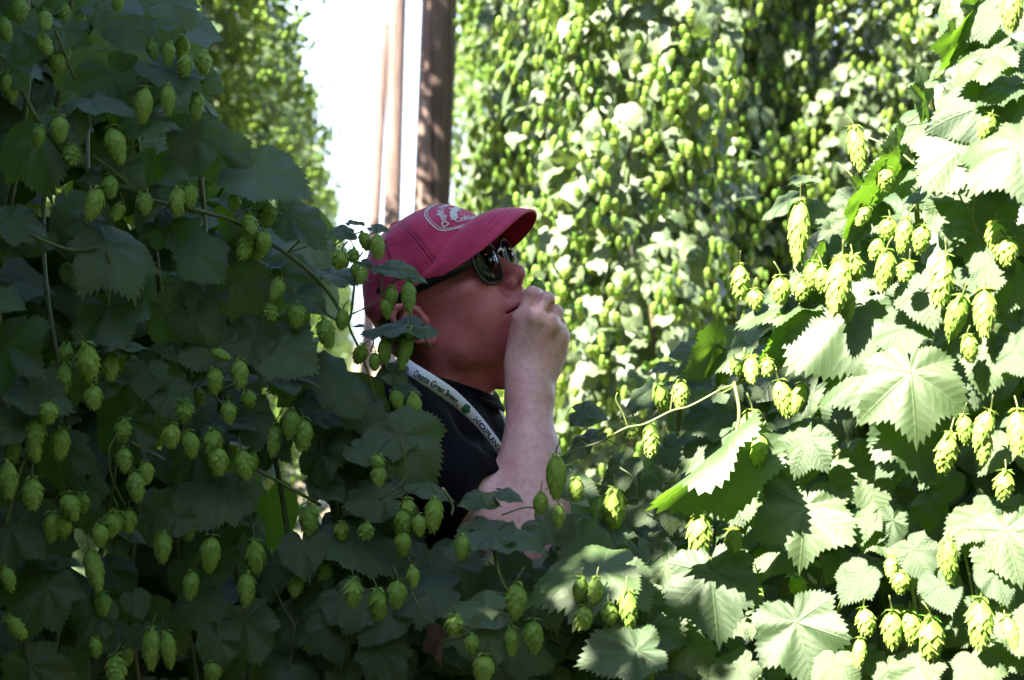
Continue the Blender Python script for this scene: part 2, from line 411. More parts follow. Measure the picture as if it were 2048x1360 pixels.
def surface_nets(F, xs, ys, zs):
    s = (F < 0)
    c = np.zeros(tuple(n - 1 for n in F.shape), dtype=np.uint8)
    offs = [(i, j, k) for i in (0, 1) for j in (0, 1) for k in (0, 1)]
    nx, ny, nz = F.shape
    for i, j, k in offs: c += s[i:nx - 1 + i, j:ny - 1 + j, k:nz - 1 + k]
    I, J, K = np.nonzero((c > 0) & (c < 8))
    vid = np.full(c.shape, -1, dtype=np.int32); vid[I, J, K] = np.arange(len(I))
    val = {o: F[I + o[0], J + o[1], K + o[2]].astype(np.float64) for o in offs}
    acc = np.zeros((len(I), 3)); cnt = np.zeros(len(I))
    for a in offs:
        for d in range(3):
            if a[d]: continue
            b = list(a); b[d] = 1; b = tuple(b)
            fa, fb = val[a], val[b]; m = (fa < 0) != (fb < 0)
            t = np.where(m, fa / np.where(m, fa - fb, 1), 0)
            p = np.tile(np.array(a, float), (len(I), 1)); p[:, d] = t
            acc[m] += p[m]; cnt[m] += 1
    acc /= cnt[:, None]
    V = np.stack([xs[I] + acc[:, 0] * (xs[I + 1] - xs[I]), ys[J] + acc[:, 1] * (ys[J + 1] - ys[J]), zs[K] + acc[:, 2] * (zs[K + 1] - zs[K])], 1)
    Q = []
    for d in range(3):
        e = [0, 0, 0]; e[d] = 1
        A = s[:nx - e[0], :ny - e[1], :nz - e[2]]; B = s[e[0]:, e[1]:, e[2]:]
        X = np.argwhere(A != B); u, v = [(1, 2), (2, 0), (0, 1)][d]
        X = X[(X[:, u] > 0) & (X[:, v] > 0) & (X[:, u] < F.shape[u] - 1) & (X[:, v] < F.shape[v] - 1)]
        ins = A[X[:, 0], X[:, 1], X[:, 2]]
        def g(du, dv):
            Y = X.copy(); Y[:, u] -= du; Y[:, v] -= dv; return vid[Y[:, 0], Y[:, 1], Y[:, 2]]
        q = np.stack([g(1, 1), g(0, 1), g(0, 0), g(1, 0)], 1)
        q[~ins] = q[~ins][:, ::-1]; Q.append(q)
    Q = np.concatenate(Q); Q = Q[(Q >= 0).all(1)]
    return V, Q

def steps(*segs):
    """(from, to, step) pieces -> one rising array of grid lines"""
    out = [np.arange(a, b - 1e-9, st) for a, b, st in segs]; out.append(np.array([segs[-1][1]])); return np.concatenate(out)

# head frame: x forward, y to his left (away from the camera), z up; ears at the origin
PITCH, YAW = math.radians(35.5), math.radians(27); ROLL = math.radians(9)
HO = at(893, 627, 2.95)
cp, sp_, cw, sw = math.cos(PITCH), math.sin(PITCH), math.cos(YAW), math.sin(YAW)
FX = np.array([cp * cw, -cp * sw, sp_]); FY = np.array([sw, cw, 0.0]); FZ = np.array([-sp_ * cw, sp_ * sw, cp])
FY, FZ = FY * math.cos(ROLL) + FZ * math.sin(ROLL), FZ * math.cos(ROLL) - FY * math.sin(ROLL)
HM = Matrix((FX, FY, FZ)).transposed().to_4x4(); HM.translation = HO
HOn = np.array(HO)
def hw(p): return HOn + FX * p[0] + FY * p[1] + FZ * p[2]          # head -> world
def hl(X, Y, Z):
    x, y, z = X - HOn[0], Y - HOn[1], Z - HOn[2]
    return (x * FX[0] + y * FX[1] + z * FX[2], x * FY[0] + y * FY[1] + z * FY[2], x * FZ[0] + y * FZ[1] + z * FZ[2])

def d_ell(x, y, z, c, r):
    qx, qy, qz = (x - c[0]) / r[0], (y - c[1]) / r[1], (z - c[2]) / r[2]
    k0 = np.sqrt(qx * qx + qy * qy + qz * qz); k1 = np.sqrt((qx / r[0]) ** 2 + (qy / r[1]) ** 2 + (qz / r[2]) ** 2)
    return k0 * (k0 - 1.0) / np.maximum(k1, 1e-6)
def d_seg(x, y, z, a, b, ra, rb):
    a, b = np.asarray(a, float), np.asarray(b, float); ab = b - a; L = float(ab @ ab) + 1e-12
    t = np.clip(((x - a[0]) * ab[0] + (y - a[1]) * ab[1] + (z - a[2]) * ab[2]) / L, 0, 1)
    return np.sqrt((x - a[0] - t * ab[0]) ** 2 + (y - a[1] - t * ab[1]) ** 2 + (z - a[2] - t * ab[2]) ** 2) - (ra + (rb - ra) * t)

S_ = SDF()
def H_ell(c, r, k, op='u', sym=False):
    for sg in ((1, -1) if sym else (1,)):
        cc = (c[0], c[1] * sg, c[2])
        S_.add(lambda X, Y, Z, cc=cc: d_ell(*hl(X, Y, Z), cc, r), k, hw(cc), max(r), op)
def H_seg(a, b, ra, rb, k, op='u', sym=False):
    for sg in ((1, -1) if sym else (1,)):
        aa, bb = (a[0], a[1] * sg, a[2]), (b[0], b[1] * sg, b[2])
        wa, wb = hw(aa), hw(bb)
        S_.add(lambda X, Y, Z, aa=aa, bb=bb: d_seg(*hl(X, Y, Z), aa, bb, ra, rb), k, (wa + wb) / 2, np.linalg.norm(wa - wb) / 2 + max(ra, rb), op)
def W_seg(S, a, b, ra, rb, k, op='u'):
    a, b = np.array(tuple(a), float), np.array(tuple(b), float)
    S.add(lambda X, Y, Z: d_seg(X, Y, Z, a, b, ra, rb), k, (a + b) / 2, np.linalg.norm(a - b) / 2 + max(ra, rb), op)
def W_ell(S, c, r, k, op='u'):
    S.add(lambda X, Y, Z: d_ell(X, Y, Z, c, r), k, c, max(r), op)

# trunk and neck
NB = np.array((-0.105, 2.975, 1.465))
W_ell(S_, (-0.11, 2.975, 1.31), (0.10, 0.165, 0.19), 0.02)
W_seg(S_, hw((-0.018, 0, -0.028)), NB, 0.056, 0.064, 0.03)
W_seg(S_, hw((0.018, 0, -0.060)), NB + np.array((0.032, -0.012, 0.01)), 0.036, 0.040, 0.03)
W_seg(S_, hw((-0.025, -0.056, -0.035)), (-0.055, 2.94, 1.455), 0.013, 0.010, 0.025)
W_seg(S_, hw((-0.025, 0.056, -0.035)), (-0.055, 2.98, 1.455), 0.013, 0.010, 0.025)
W_ell(S_, hw((0.030, 0, -0.092)) + np.array((0.004, 0, -0.03)), (0.014, 0.012, 0.016), 0.025)
# head
H_ell((0.008, 0, 0.055), (0.093, 0.075, 0.086), 0.02)
H_ell((0.042, 0, -0.015), (0.058, 0.060, 0.074), 0.03)
H_ell((0.046, 0, -0.058), (0.045, 0.050, 0.044), 0.025)
H_ell((0.016, 0.050, -0.052), (0.026, 0.017, 0.026), 0.03, sym=True)
H_seg((0.016, 0.050, -0.066), (0.066, 0.022, -0.092), 0.011, 0.013, 0.025, sym=True)
H_ell((0.078, 0, -0.089), (0.019, 0.022, 0.015), 0.02)
H_ell((0.066, 0.047, -0.006), (0.026, 0.020, 0.017), 0.025, sym=True)
H_ell((0.062, 0.040, -0.042), (0.028, 0.022, 0.026), 0.03, sym=True)
H_ell((0.084, 0, 0.033), (0.019, 0.050, 0.013), 0.02)
H_ell((0.074, 0, -0.051), (0.026, 0.034, 0.026), 0.02)
H_ell((0.106, 0.033, 0.011), (0.015, 0.017, 0.012), 0.014, 's', sym=True)
H_ell((0.083, 0.032, 0.012), (0.0125, 0.0135, 0.0125), 0.005, sym=True)
H_seg((0.090, 0.020, 0.014), (0.090, 0.046, 0.013), 0.0035, 0.003, 0.006, sym=True)
H_seg((0.099, 0, 0.020), (0.1155, 0, -0.018), 0.0085, 0.0108, 0.012)
H_ell((0.117, 0, -0.0195), (0.0108, 0.0115, 0.0100), 0.008)
H_ell((0.1045, 0.0125, -0.0255), (0.0105, 0.0075, 0.0085), 0.006, sym=True)
H_seg((0.106, 0, -0.033), (0.098, 0, -0.046), 0.006, 0.010, 0.008)
H_ell((0.1115, 0.0068, -0.0345), (0.0050, 0.0034, 0.0060), 0.004, 's', sym=True)
H_seg((0.095, 0.0215, -0.018), (0.098, 0.0215, -0.034), 0.0022, 0.0015, 0.008, 's', sym=True)      # crease round the nostril wing
H_seg((0.098, 0.024, -0.030), (0.080, 0.038, -0.052), 0.0016, 0.0012, 0.014, 's', sym=True)        # smile line
H_seg((0.100, 0, -0.0515), (0.090, 0.028, -0.0540), 0.0062, 0.0036, 0.007, sym=True)
H_seg((0.097, 0, -0.0640), (0.088, 0.026, -0.0630), 0.0068, 0.0040, 0.007, sym=True)
H_ell((0.080, 0, -0.0582), (0.038, 0.047, 0.0019), 0.0030, 's')
H_seg((0.0840, 0.0385, -0.0585), (0.078, 0.0420, -0.0600), 0.0024, 0.0016, 0.004, 's', sym=True)
H_ell((0.099, 0, -0.0755), (0.010, 0.026, 0.005), 0.012, 's')
# ears
for sg in (1, -1):
    def E(p): return (p[0], p[1] * sg, p[2])
    H_ell(E((-0.013, 0.081, 0.004)), (0.019, 0.0045, 0.028), 0.006)
    hel = [(0.004, 0.079, 0.003), (0.004, 0.082, 0.016), (-0.002, 0.086, 0.028), (-0.014, 0.090, 0.034), (-0.026, 0.093, 0.028),
           (-0.031, 0.093, 0.014), (-0.029, 0.091, -0.002), (-0.020, 0.087, -0.017), (-0.009, 0.083, -0.028)]
    for a, b in zip(hel[:-1], hel[1:]): H_seg(E(a), E(b), 0.0040, 0.0040, 0.003)
    H_ell(E((-0.005, 0.081, -0.027)), (0.0085, 0.0048, 0.010), 0.006)
    ant = [(-0.010, 0.086, 0.024), (-0.019, 0.089, 0.014), (-0.019, 0.088, 0.0), (-0.012, 0.085, -0.013)]
    for a, b in zip(ant[:-1], ant[1:]): H_seg(E(a), E(b), 0.0030, 0.0030, 0.004)
    H_ell(E((-0.006, 0.0885, 0.001)), (0.009, 0.0075, 0.013), 0.004, 's')
    H_ell(E((0.004, 0.0795, -0.003)), (0.0045, 0.005, 0.006), 0.004)

# right arm (nearer the camera), raised; left arm hanging
A_ = SDF()
SH = np.array((-0.165, 2.805, 1.425)); EL = np.array((0.020, 2.735, 1.283)); WR = np.array(at(1060, 737, 2.850))
W_seg(A_, SH, EL, 0.056, 0.046, 0.03)
fd = WR - EL
W_seg(A_, EL, EL + fd * 0.30, 0.043, 0.043, 0.03)
W_seg(A_, EL + fd * 0.22 + np.array((0, -0.002, 0)), WR - fd * 0.10, 0.041, 0.0275, 0.03)
W_seg(A_, EL + fd * 0.15 + np.array((0.012, -0.01, 0)), EL + fd * 0.5 + np.array((0.006, -0.004, 0)), 0.026, 0.022, 0.04)
W_seg(A_, WR - fd * 0.16 + np.array((-0.008, 0, 0)), WR + np.array((-0.009, 0, 0.005)), 0.0225, 0.0215, 0.015)
W_seg(A_, WR - fd * 0.16 + np.array((0.008, 0, 0)), WR + np.array((0.009, 0, 0.005)), 0.0225, 0.0205, 0.015)
W_ell(A_, WR + np.array((0.020, -0.006, -0.012)), (0.007, 0.008, 0.009), 0.015)
SHL = np.array((-0.08, 3.155, 1.425)); ELL = np.array((-0.13, 3.205, 1.14)); WRL = np.array((-0.05, 3.20, 0.905))
W_seg(S_, SHL, ELL, 0.054, 0.044, 0.03); W_seg(S_, ELL, WRL, 0.043, 0.028, 0.03)
W_seg(S_, WRL, WRL + np.array((0.03, -0.01, -0.075)), 0.026, 0.030, 0.02)
for i in range(4):
    a = WRL + np.array((0.055 - 0.022 * i, -0.012, -0.075 - 0.004 * i)); b = a + np.array((0.008, -0.018, -0.045)); c = b + np.array((-0.004, -0.022, -0.032 + 0.006 * abs(i - 1)))
    W_seg(S_, a, b, 0.0095, 0.0088, 0.006); W_seg(S_, b, c, 0.0088, 0.0072, 0.004)
W_seg(S_, WRL + np.array((0.025, -0.02, -0.02)), WRL + np.array((0.05, -0.045, -0.065)), 0.013, 0.009, 0.01)

# right hand: back towards the camera, fingertips pinching a cone under the nose
def hp(px, py, Y): return np.array(at(px, py, Y))
MCP = [hp(1046, 638, 2.848), hp(1071, 636, 2.836), hp(1099, 650, 2.842), hp(1117, 672, 2.858)]
PIP = [hp(1065, 590, 2.856), hp(1093, 601, 2.848), hp(1111, 626, 2.858), hp(1118, 648, 2.872)]
DIP = [hp(1074, 590, 2.882), hp(1096, 614, 2.878), hp(1106, 644, 2.888), hp(1111, 664, 2.896)]
TIP = [hp(1073, 598, 2.902), hp(1085, 620, 2.898), hp(1091, 652, 2.900), hp(1097, 672, 2.906)]
RA = [(0.0112, 0.0110, 0.0098, 0.0085), (0.0112, 0.0109, 0.0098, 0.0086), (0.0106, 0.0101, 0.0092, 0.0082), (0.0094, 0.0088, 0.0082, 0.0074)]
palm = [WR + np.array((dx, 0.004, 0.004)) for dx in (-0.011, -0.002, 0.010, 0.021)]
for i in range(4):
    W_seg(A_, palm[i], MCP[i] + np.array((0, 0.004, 0)), 0.0185, 0.0145, 0.018)
W_ell(A_, hp(1098, 700, 2.866), (0.020, 0.018, 0.028), 0.018)                    # heel of the hand on the little-finger side
W_ell(A_, hp(1068, 692, 2.861), (0.032, 0.018, 0.036), 0.015)
for i in range(4):
    r0, r1, r2, r3 = RA[i]
    W_ell(A_, MCP[i] + np.array((0, -0.0035, 0.001)), (0.0105, 0.0095, 0.0105), 0.010)
    W_seg(A_, MCP[i], PIP[i], r0, r1, 0.0016); W_ell(A_, PIP[i] + np.array((0, -0.001, 0.001)), (r1 * 1.03,) * 3, 0.002)
for i in range(4):
    r0, r1, r2, r3 = RA[i]
    W_seg(A_, PIP[i], DIP[i], r1, r2, 0.002); W_seg(A_, DIP[i], TIP[i], r2, r3, 0.002)
for i in range(4): W_seg(A_, palm[i] + np.array((0, -0.014, 0.012)), MCP[i] + np.array((0, -0.0100, -0.004)), 0.0035, 0.0045, 0.012)
for i in range(3):
    a = (PIP[i] + PIP[i + 1]) / 2 + np.array((0, -0.0105, 0.002)); b = a * 0.30 + ((MCP[i] + MCP[i + 1]) / 2 + np.array((0, -0.0105, 0))) * 0.70
    W_seg(A_, a, b, 0.0030, 0.0012, 0.004, 's')
TH = [hp(1053, 712, 2.876), hp(1050, 668, 2.898), hp(1054, 630, 2.912), hp(1064, 604, 2.912)]
W_seg(A_, TH[0], TH[1], 0.019, 0.0150, 0.014); W_seg(A_, TH[1], TH[2], 0.0138, 0.0118, 0.005); W_seg(A_, TH[2], TH[3], 0.0118, 0.0092, 0.003)

xs = steps((-0.30, -0.215, 0.0035), (-0.215, 0.125, 0.0017), (0.125, 0.135, 0.003))
ys = steps((2.68, 2.80, 0.0024), (2.80, 3.00, 0.0017), (3.00, 3.06, 0.0024), (3.06, 3.28, 0.0045))
zs = steps((0.73, 1.21, 0.005), (1.21, 1.43, 0.0026), (1.43, 1.74, 0.0017))
Fg = np.minimum(S_.grid(xs, ys, zs), A_.grid(xs, ys, zs)); Vb, Qb = surface_nets(Fg, xs, ys, zs); del Fg

def skin_material():
    w = NT('skin'); at_ = w.n('Attribute', attribute_name='tan'); tan = at_.outputs['Fac']
    lip = w.n('Attribute', attribute_name='lip').outputs['Fac']
    tc = w.n('TexCoord')
    n1 = w.n('TexNoise', i_Vector=tc.outputs['Object'], i_Scale=26.0, i_Detail=4.0, i_Roughness=0.6)
    n2 = w.n('TexNoise', i_Vector=tc.outputs['Object'], i_Scale=120.0, i_Detail=3.0)
    n3 = w.n('TexNoise', i_Vector=tc.outputs['Object'], i_Scale=620.0, i_Detail=2.0)
    f1 = w.smooth(n1.outputs[0], 0.35, 0.68); f2 = w.smooth(n2.outputs[0], 0.45, 0.70)
    pale = w.mix(f1, (0.64, 0.375, 0.39), (0.58, 0.30, 0.31)); red = w.mix(f1, (0.54, 0.165, 0.19), (0.43, 0.108, 0.130))
    col = w.mix(tan, pale, red)
    col = w.mix(w.math('MULTIPLY', f2, 0.30), col, (0.40, 0.14, 0.11))
    vo = w.n('TexVoronoi', i_Vector=tc.outputs['Object'], i_Scale=110.0)
    col = w.mix(w.math('MULTIPLY', w.smooth(vo.outputs['Distance'], 0.16, 0.06), 0.35), col, (0.30, 0.12, 0.08))
    col = w.mix(lip, col, (0.32, 0.10, 0.10))
    h = w.math('ADD', w.math('MULTIPLY', n2.outputs[0], 0.8), w.math('MULTIPLY', n3.outputs[0], 0.6))
    bump = w.n('Bump', i_Strength=0.5, i_Distance=0.0014, i_Height=h)
    p = w.n('BsdfPrincipled', i_Base_Color=col, i_Roughness=0.46, i_Normal=bump.outputs[0])
    p.inputs['Specular IOR Level'].default_value = 0.40
    p.inputs['Subsurface Weight'].default_value = 0.12
    p.inputs['Subsurface Radius'].default_value = (1.0, 0.35, 0.2); p.inputs['Subsurface Scale'].default_value = 0.006
    return w.end(p.outputs[0])
M_SKIN = skin_material()
PERSON_O = Vector((-0.10, 2.975, 0.0))
man = empty('person', PERSON_O, 'man in a crimson cap, dark sunglasses and black t-shirt sniffing a hop cone', 'person')
def part(name, V, quads=None, tris=None, mat=None, uv=None, parent=None, smooth=True):
    me = mesh_np(name, np.asarray(V) - np.array(PERSON_O) if parent is None else V, quads=quads, tris=tris, uv=uv, smooth=smooth)
    return link(name, me, man if parent is None else parent, mat)
body = part('body', Vb, Qb, mat=M_SKIN)
lx, ly, lz = hl(Vb[:, 0], Vb[:, 1], Vb[:, 2])
tan = np.where(S_.points(Vb) < A_.points(Vb), 1.0, 0.0) * (Vb[:, 2] > 1.40)
lipd = np.minimum(d_seg(lx, np.abs(ly), lz, (0.101, 0, -0.0520), (0.083, 0.024, -0.0575), 0.0045, 0.0020), d_seg(lx, np.abs(ly), lz, (0.098, 0, -0.0635), (0.081, 0.022, -0.0600), 0.0055, 0.0028))
for nm, arr in (('tan', tan), ('lip', np.clip(-lipd / 0.003, 0, 1) * 0.8)):
    a = body.data.attributes.new(nm, 'FLOAT', 'POINT'); a.data.foreach_set('value', arr.astype(np.float32))

# fine hair on the forearm
hg = Geo(); hr = np.random.default_rng(5)
ta = hr.uniform(0.25, 0.92, 420); ang = hr.uniform(0, 2 * np.pi, 420)
dirn = fd / np.linalg.norm(fd); ux = np.cross(dirn, (0, 1, 0)); ux /= np.linalg.norm(ux); uy = np.cross(dirn, ux)
base = EL + fd * ta[:, None]; out = np.cos(ang)[:, None] * ux + np.sin(ang)[:, None] * uy
rad = np.full(420, 0.07)
for _ in range(40):                                     # walk in to the skin
    rad -= 0.7 * A_.points(base + out * rad[:, None])
for p, o in zip(base + out * (rad - 0.0005)[:, None], out):
    if abs(o[1]) > 0.55: continue
    l = hr.uniform(0.004, 0.009); v = dirn * hr.uniform(-1.0, 0.2) + o * hr.uniform(0.35, 0.9) + hr.normal(0, 0.25, 3); v /= np.linalg.norm(v); s = np.cross(v, o); s = s / (np.linalg.norm(s) + 1e-9) * 0.00004
    hg.add([p - s, p + s, p + v * l], [(0, 1, 2)])
M_HAIRA = simple('arm_hair', (0.46, 0.30, 0.22), 0.5, 0.3)
me = hg.mesh('arm_hair'); o = link('arm_hair', me, man, M_HAIRA); me.transform(Matrix.Translation(-PERSON_O)); o['kind'] = 'stuff'

# hair under the cap: a thin shell over the back and sides of the skull
HS = SDF(); HS.ops = [q for q in S_.ops]
hx, hy, hz = np.arange(-0.105, 0.045, 0.0028), np.arange(-0.09, 0.09, 0.0028), np.arange(-0.055, 0.085, 0.0028)
def hair_d(X, Y, Z):
    P = np.stack(np.broadcast_arrays(X, Y, Z), -1).reshape(-1, 3)
    d = d_ell(P[:, 0], P[:, 1], P[:, 2], (0.008, 0, 0.055), (0.097, 0.079, 0.090))
    d = SDF.smin(d, d_seg(P[:, 0], P[:, 1], P[:, 2], (-0.035, 0, 0.01), (-0.035, 0, -0.035), 0.062, 0.052), 0.02)
    cut = np.maximum(P[:, 0] - (0.012 + 0.25 * (P[:, 2] - 0.02)), 0)
    line = -0.028 + np.where(P[:, 0] > -0.034, 0.050, 0.0)
    d = np.maximum(d, np.maximum(line - P[:, 2], P[:, 0] - 0.002))
    d = np.maximum(d, P[:, 2] - 0.075) + 0.0008 * np.sin(P[:, 1] * 900) * np.sin(P[:, 2] * 300 + P[:, 0] * 700)
    return d.reshape(np.broadcast(X, Y, Z).shape)
Fh = hair_d(hx[:, None, None], hy[None, :, None], hz[None, None, :]); Fh[0] = Fh[-1] = Fh[:, 0] = Fh[:, -1] = 0.01; Fh[:, :, 0] = Fh[:, :, -1] = 0.01
Vh, Qh = surface_nets(Fh, hx, hy, hz)
M_HAIR = simple('dark_hair', (0.035, 0.02, 0.014), 0.55, 0.4, col2=(0.075, 0.045, 0.03), nscale=300, bump=0.8, bdist=0.002)
HL = Matrix.Translation(-PERSON_O) @ HM
o = part('hair', Vh, Qh, mat=M_HAIR, parent=man); o.data.transform(HL)

# ------------------------------------------------------------------ cap
def cap_material(name, stitch):
    w = NT(name); tc = w.n('TexCoord'); uv = w.n('UVMap'); sep = w.n('SeparateXYZ', i_0=uv.outputs[0]); u, v = sep.outputs[0], sep.outputs[1]
    n1 = w.n('TexNoise', i_Vector=tc.outputs['Object'], i_Scale=22.0, i_Detail=5.0, i_Roughness=0.65)
    n2 = w.n('TexNoise', i_Vector=tc.outputs['Object'], i_Scale=900.0, i_Detail=1.0)
    n4 = w.n('TexNoise', i_Vector=tc.outputs['Object'], i_Scale=60.0, i_Detail=3.0)
    col = w.mix(w.smooth(n1.outputs[0], 0.3, 0.72), (0.43, 0.024, 0.105), (0.52, 0.042, 0.140))
    if stitch == 'brim':
        s = w.math('ABSOLUTE', w.math('SUBTRACT', w.math('FRACT', w.math('MULTIPLY', v, 8.0)), 0.5))
        ln = w.math('MULTIPLY', w.smooth(s, 0.085, 0.03), w.math('MULTIPLY', w.math('GREATER_THAN', v, 0.36), w.math('LESS_THAN', v, 0.88)))
    else:
        s = w.math('ABSOLUTE', w.math('SUBTRACT', w.math('FRACT', w.math('ADD', w.math('MULTIPLY', u, 6.0), 0.5)), 0.5))
        s2 = w.math('ABSOLUTE', w.math('SUBTRACT', s, 0.055))
        ln = w.math('MAXIMUM', w.smooth(s, 0.016, 0.004), w.math('MULTIPLY', w.smooth(s2, 0.014, 0.004), 0.6))
        hb = w.math('ABSOLUTE', w.math('SUBTRACT', v, 0.10)); ln = w.math('MAXIMUM', ln, w.math('MULTIPLY', w.smooth(hb, 0.012, 0.003), 0.7))
    col = w.mix(w.math('MULTIPLY', ln, 0.72), col, (0.13, 0.006, 0.03))
    h = w.math('ADD', w.math('MULTIPLY', n2.outputs[0], 0.25), w.math('ADD', w.math('MULTIPLY', n4.outputs[0], 1.5), w.math('MULTIPLY', ln, -0.9)))
    b = w.n('Bump', i_Strength=0.6, i_Distance=0.0020, i_Height=h)
    p = w.n('BsdfPrincipled', i_Base_Color=col, i_Roughness=0.78, i_Normal=b.outputs[0])
    p.inputs['Sheen Weight'].default_value = 0.25; p.inputs['Specular IOR Level'].default_value = 0.25
    return w.end(p.outputs[0])
M_CAP = cap_material('crimson_cotton', 'crown'); M_BRIM = cap_material('crimson_brim', 'brim')
M_CAPIN = simple('crimson_lining', (0.30, 0.014, 0.05), 0.85, 0.2, noise=0.2)
CX0, CZ0, CZ1 = 0.014, 0.040, 0.1375
def cap_pt(phi, t, off=0.0):
    """phi from the front (positive to his left), t 0 rim .. 1 top; head frame"""
    s = min(max(t, 0.0), 1.0); s = math.sin(s * math.pi / 2) if False else s
    z = CZ0 + (CZ1 - CZ0) * s
    c, sn = math.cos(phi), math.sin(phi)
    p = 2.5 if c > 0 else 2.15
    rho = max(1 - s ** p, 0.0) ** (1 / p)
    rx = 0.104 if c > 0 else 0.104; ry = 0.0835
    e = 2.25
    rr = 1.0 / ((abs(c) / rx) ** e + (abs(sn) / ry) ** e) ** (1 / e)
    rr *= rho
    # soft dents and folds of the unstructured cotton
    w = 0.0016 * math.sin(5 * phi + 9 * t) + 0.0012 * math.sin(9 * phi - 7 * t + 1.2) + 0.0014 * math.sin(3 * phi + 15 * t) * (1 - t)
    seam = abs(((phi / (math.pi / 3)) + 0.5) % 1 - 0.5)
    w -= 0.0013 * math.exp(-(seam / 0.03) ** 2)
    w -= 0.0016 * math.exp(-((t - 0.14) / 0.03) ** 2)
    rr += (w + off) * (0.3 + 0.7 * rho)
    P = Vector((CX0 + rr * c, rr * sn, z + off * s))
    return P
NP, NTT = 192, 40
tt = [math.sin(math.pi / 2 * k / NTT) for k in range(NTT)]
V = []; UV = []; Q = []
for t in tt:
    for k in range(NP):
        ph = -math.pi + 2 * math.pi * k / NP
        P = cap_pt(ph, t)
        if abs(ph) > 2.3 and t < 0.22:                   # the opening above the strap at the back
            pass
        V.append(P); UV.append((k / NP - 0.5, t))
top = len(V); V.append(Vector((CX0, 0, CZ1))); UV.append((0, 1))
for i in range(NTT - 1):
    for k in range(NP):
        k2 = (k + 1) % NP; Q.append((i * NP + k, i * NP + k2, (i + 1) * NP + k2, (i + 1) * NP + k))
T = [((NTT - 1) * NP + k, (NTT - 1) * NP + (k + 1) % NP, top) for k in range(NP)]
cap = bpy.data.objects.new('cap', None); COL.objects.link(cap); cap.parent = man; cap.matrix_basis = HL; cap.empty_display_size = 0.1
crown = link('crown', mesh_np('crown', [tuple(v) for v in V], quads=Q, tris=T, uv=UV), cap, M_CAP)
md = crown.modifiers.new('thick', 'SOLIDIFY'); md.thickness = 0.0016; md.offset = -1
# button, eyelets, strap
g = Geo(); bt = np.array((CX0, 0, CZ1 + 0.001)); ga = np.arange(14) / 14 * 2 * np.pi; V = []
for r, z in ((0.0085, 0.0), (0.0080, 0.003), (0.0045, 0.0046)): V += [(bt[0] + r * math.cos(a), r * math.sin(a), bt[2] + z) for a in ga]
V.append((bt[0], 0, bt[2] + 0.005))
g.add(V, [(28 + k, 28 + (k + 1) % 14, 42) for k in range(14)], [(i * 14 + k, i * 14 + (k + 1) % 14, (i + 1) * 14 + (k + 1) % 14, (i + 1) * 14 + k) for i in (0, 1) for k in range(14)])
link('button', g.mesh('button'), cap, M_CAPIN)
for ph in (-2.6, -1.57, -0.52, 0.52, 1.57, 2.6):
    P = cap_pt(ph, 0.80, 0.0006); Pn = (cap_pt(ph, 0.80, 0.004) - P).normalized(); a = Pn.orthogonal().normalized(); b = Pn.cross(a); g = Geo()
    g.tube([P + 0.0021 * (a * math.cos(t) + b * math.sin(t)) for t in np.linspace(0, 6.283, 13)], 0.0007, 5); link('eyelet', g.mesh('eyelet'), cap, M_CAPIN)
# brim: seam edge on the crown, curved outer edge, arched
def brim_pt(a, b):
    """a -1 (his right) .. 1, b 0 seam .. 1 edge"""
    s = abs(a) ** 1.0; ph = a * 1.30
    seam = cap_pt(ph, 0.0, 0.0005); seam.z = CZ0 + 0.003 + 0.032 * max(math.cos(ph * 1.18), 0) ** 1.3
    q = cap_pt(ph, (seam.z - CZ0) / (CZ1 - CZ0), 0.0005); seam = Vector((q.x, q.y, seam.z))
    th = a * math.radians(90)
    ex = 0.108 + 0.078 * max(math.cos(th), 0) ** 0.85 - 0.068 * abs(a) ** 3.2
    ey = 0.0825 * math.sin(th) * (1 - 0.03 * abs(a))
    ez = 0.037 - 0.018 * math.sin(th) ** 2 * 1.0 + (0.014 * abs(a) ** 6)
    e = Vector((ex, ey, ez)); P = seam.lerp(e, b)
    P.z += 0.010 * math.sin(math.pi * b) * (1 - abs(a) ** 2)
    P.x += 0.004 * math.sin(math.pi * b) * abs(a)
    return P
NA, NBb = 64, 18; V = []; UV = []; Q = []
for i in range(NA + 1):
    for j in range(NBb + 1):
        V.append(tuple(brim_pt(-1 + 2 * i / NA, j / NBb))); UV.append((i / NA, j / NBb))
for i in range(NA):
    for j in range(NBb):
        b = i * (NBb + 1) + j; Q.append((b, b + NBb + 1, b + NBb + 2, b + 1))
me = mesh_np('brim', V, quads=Q, uv=UV); me.flip_normals()
me.materials.append(M_BRIM); me.materials.append(M_CAPIN)
brim = link('brim', me, cap)
if sum(p.normal.z for p in me.polygons) < 0: me.flip_normals()
md = brim.modifiers.new('thick', 'SOLIDIFY'); md.thickness = 0.0034; md.offset = -1; md.material_offset = 1; md.material_offset_rim = 0
md2 = brim.modifiers.new('round', 'BEVEL'); md2.width = 0.0012; md2.segments = 2; md2.limit_method = 'ANGLE'; md2.angle_limit = 0.9

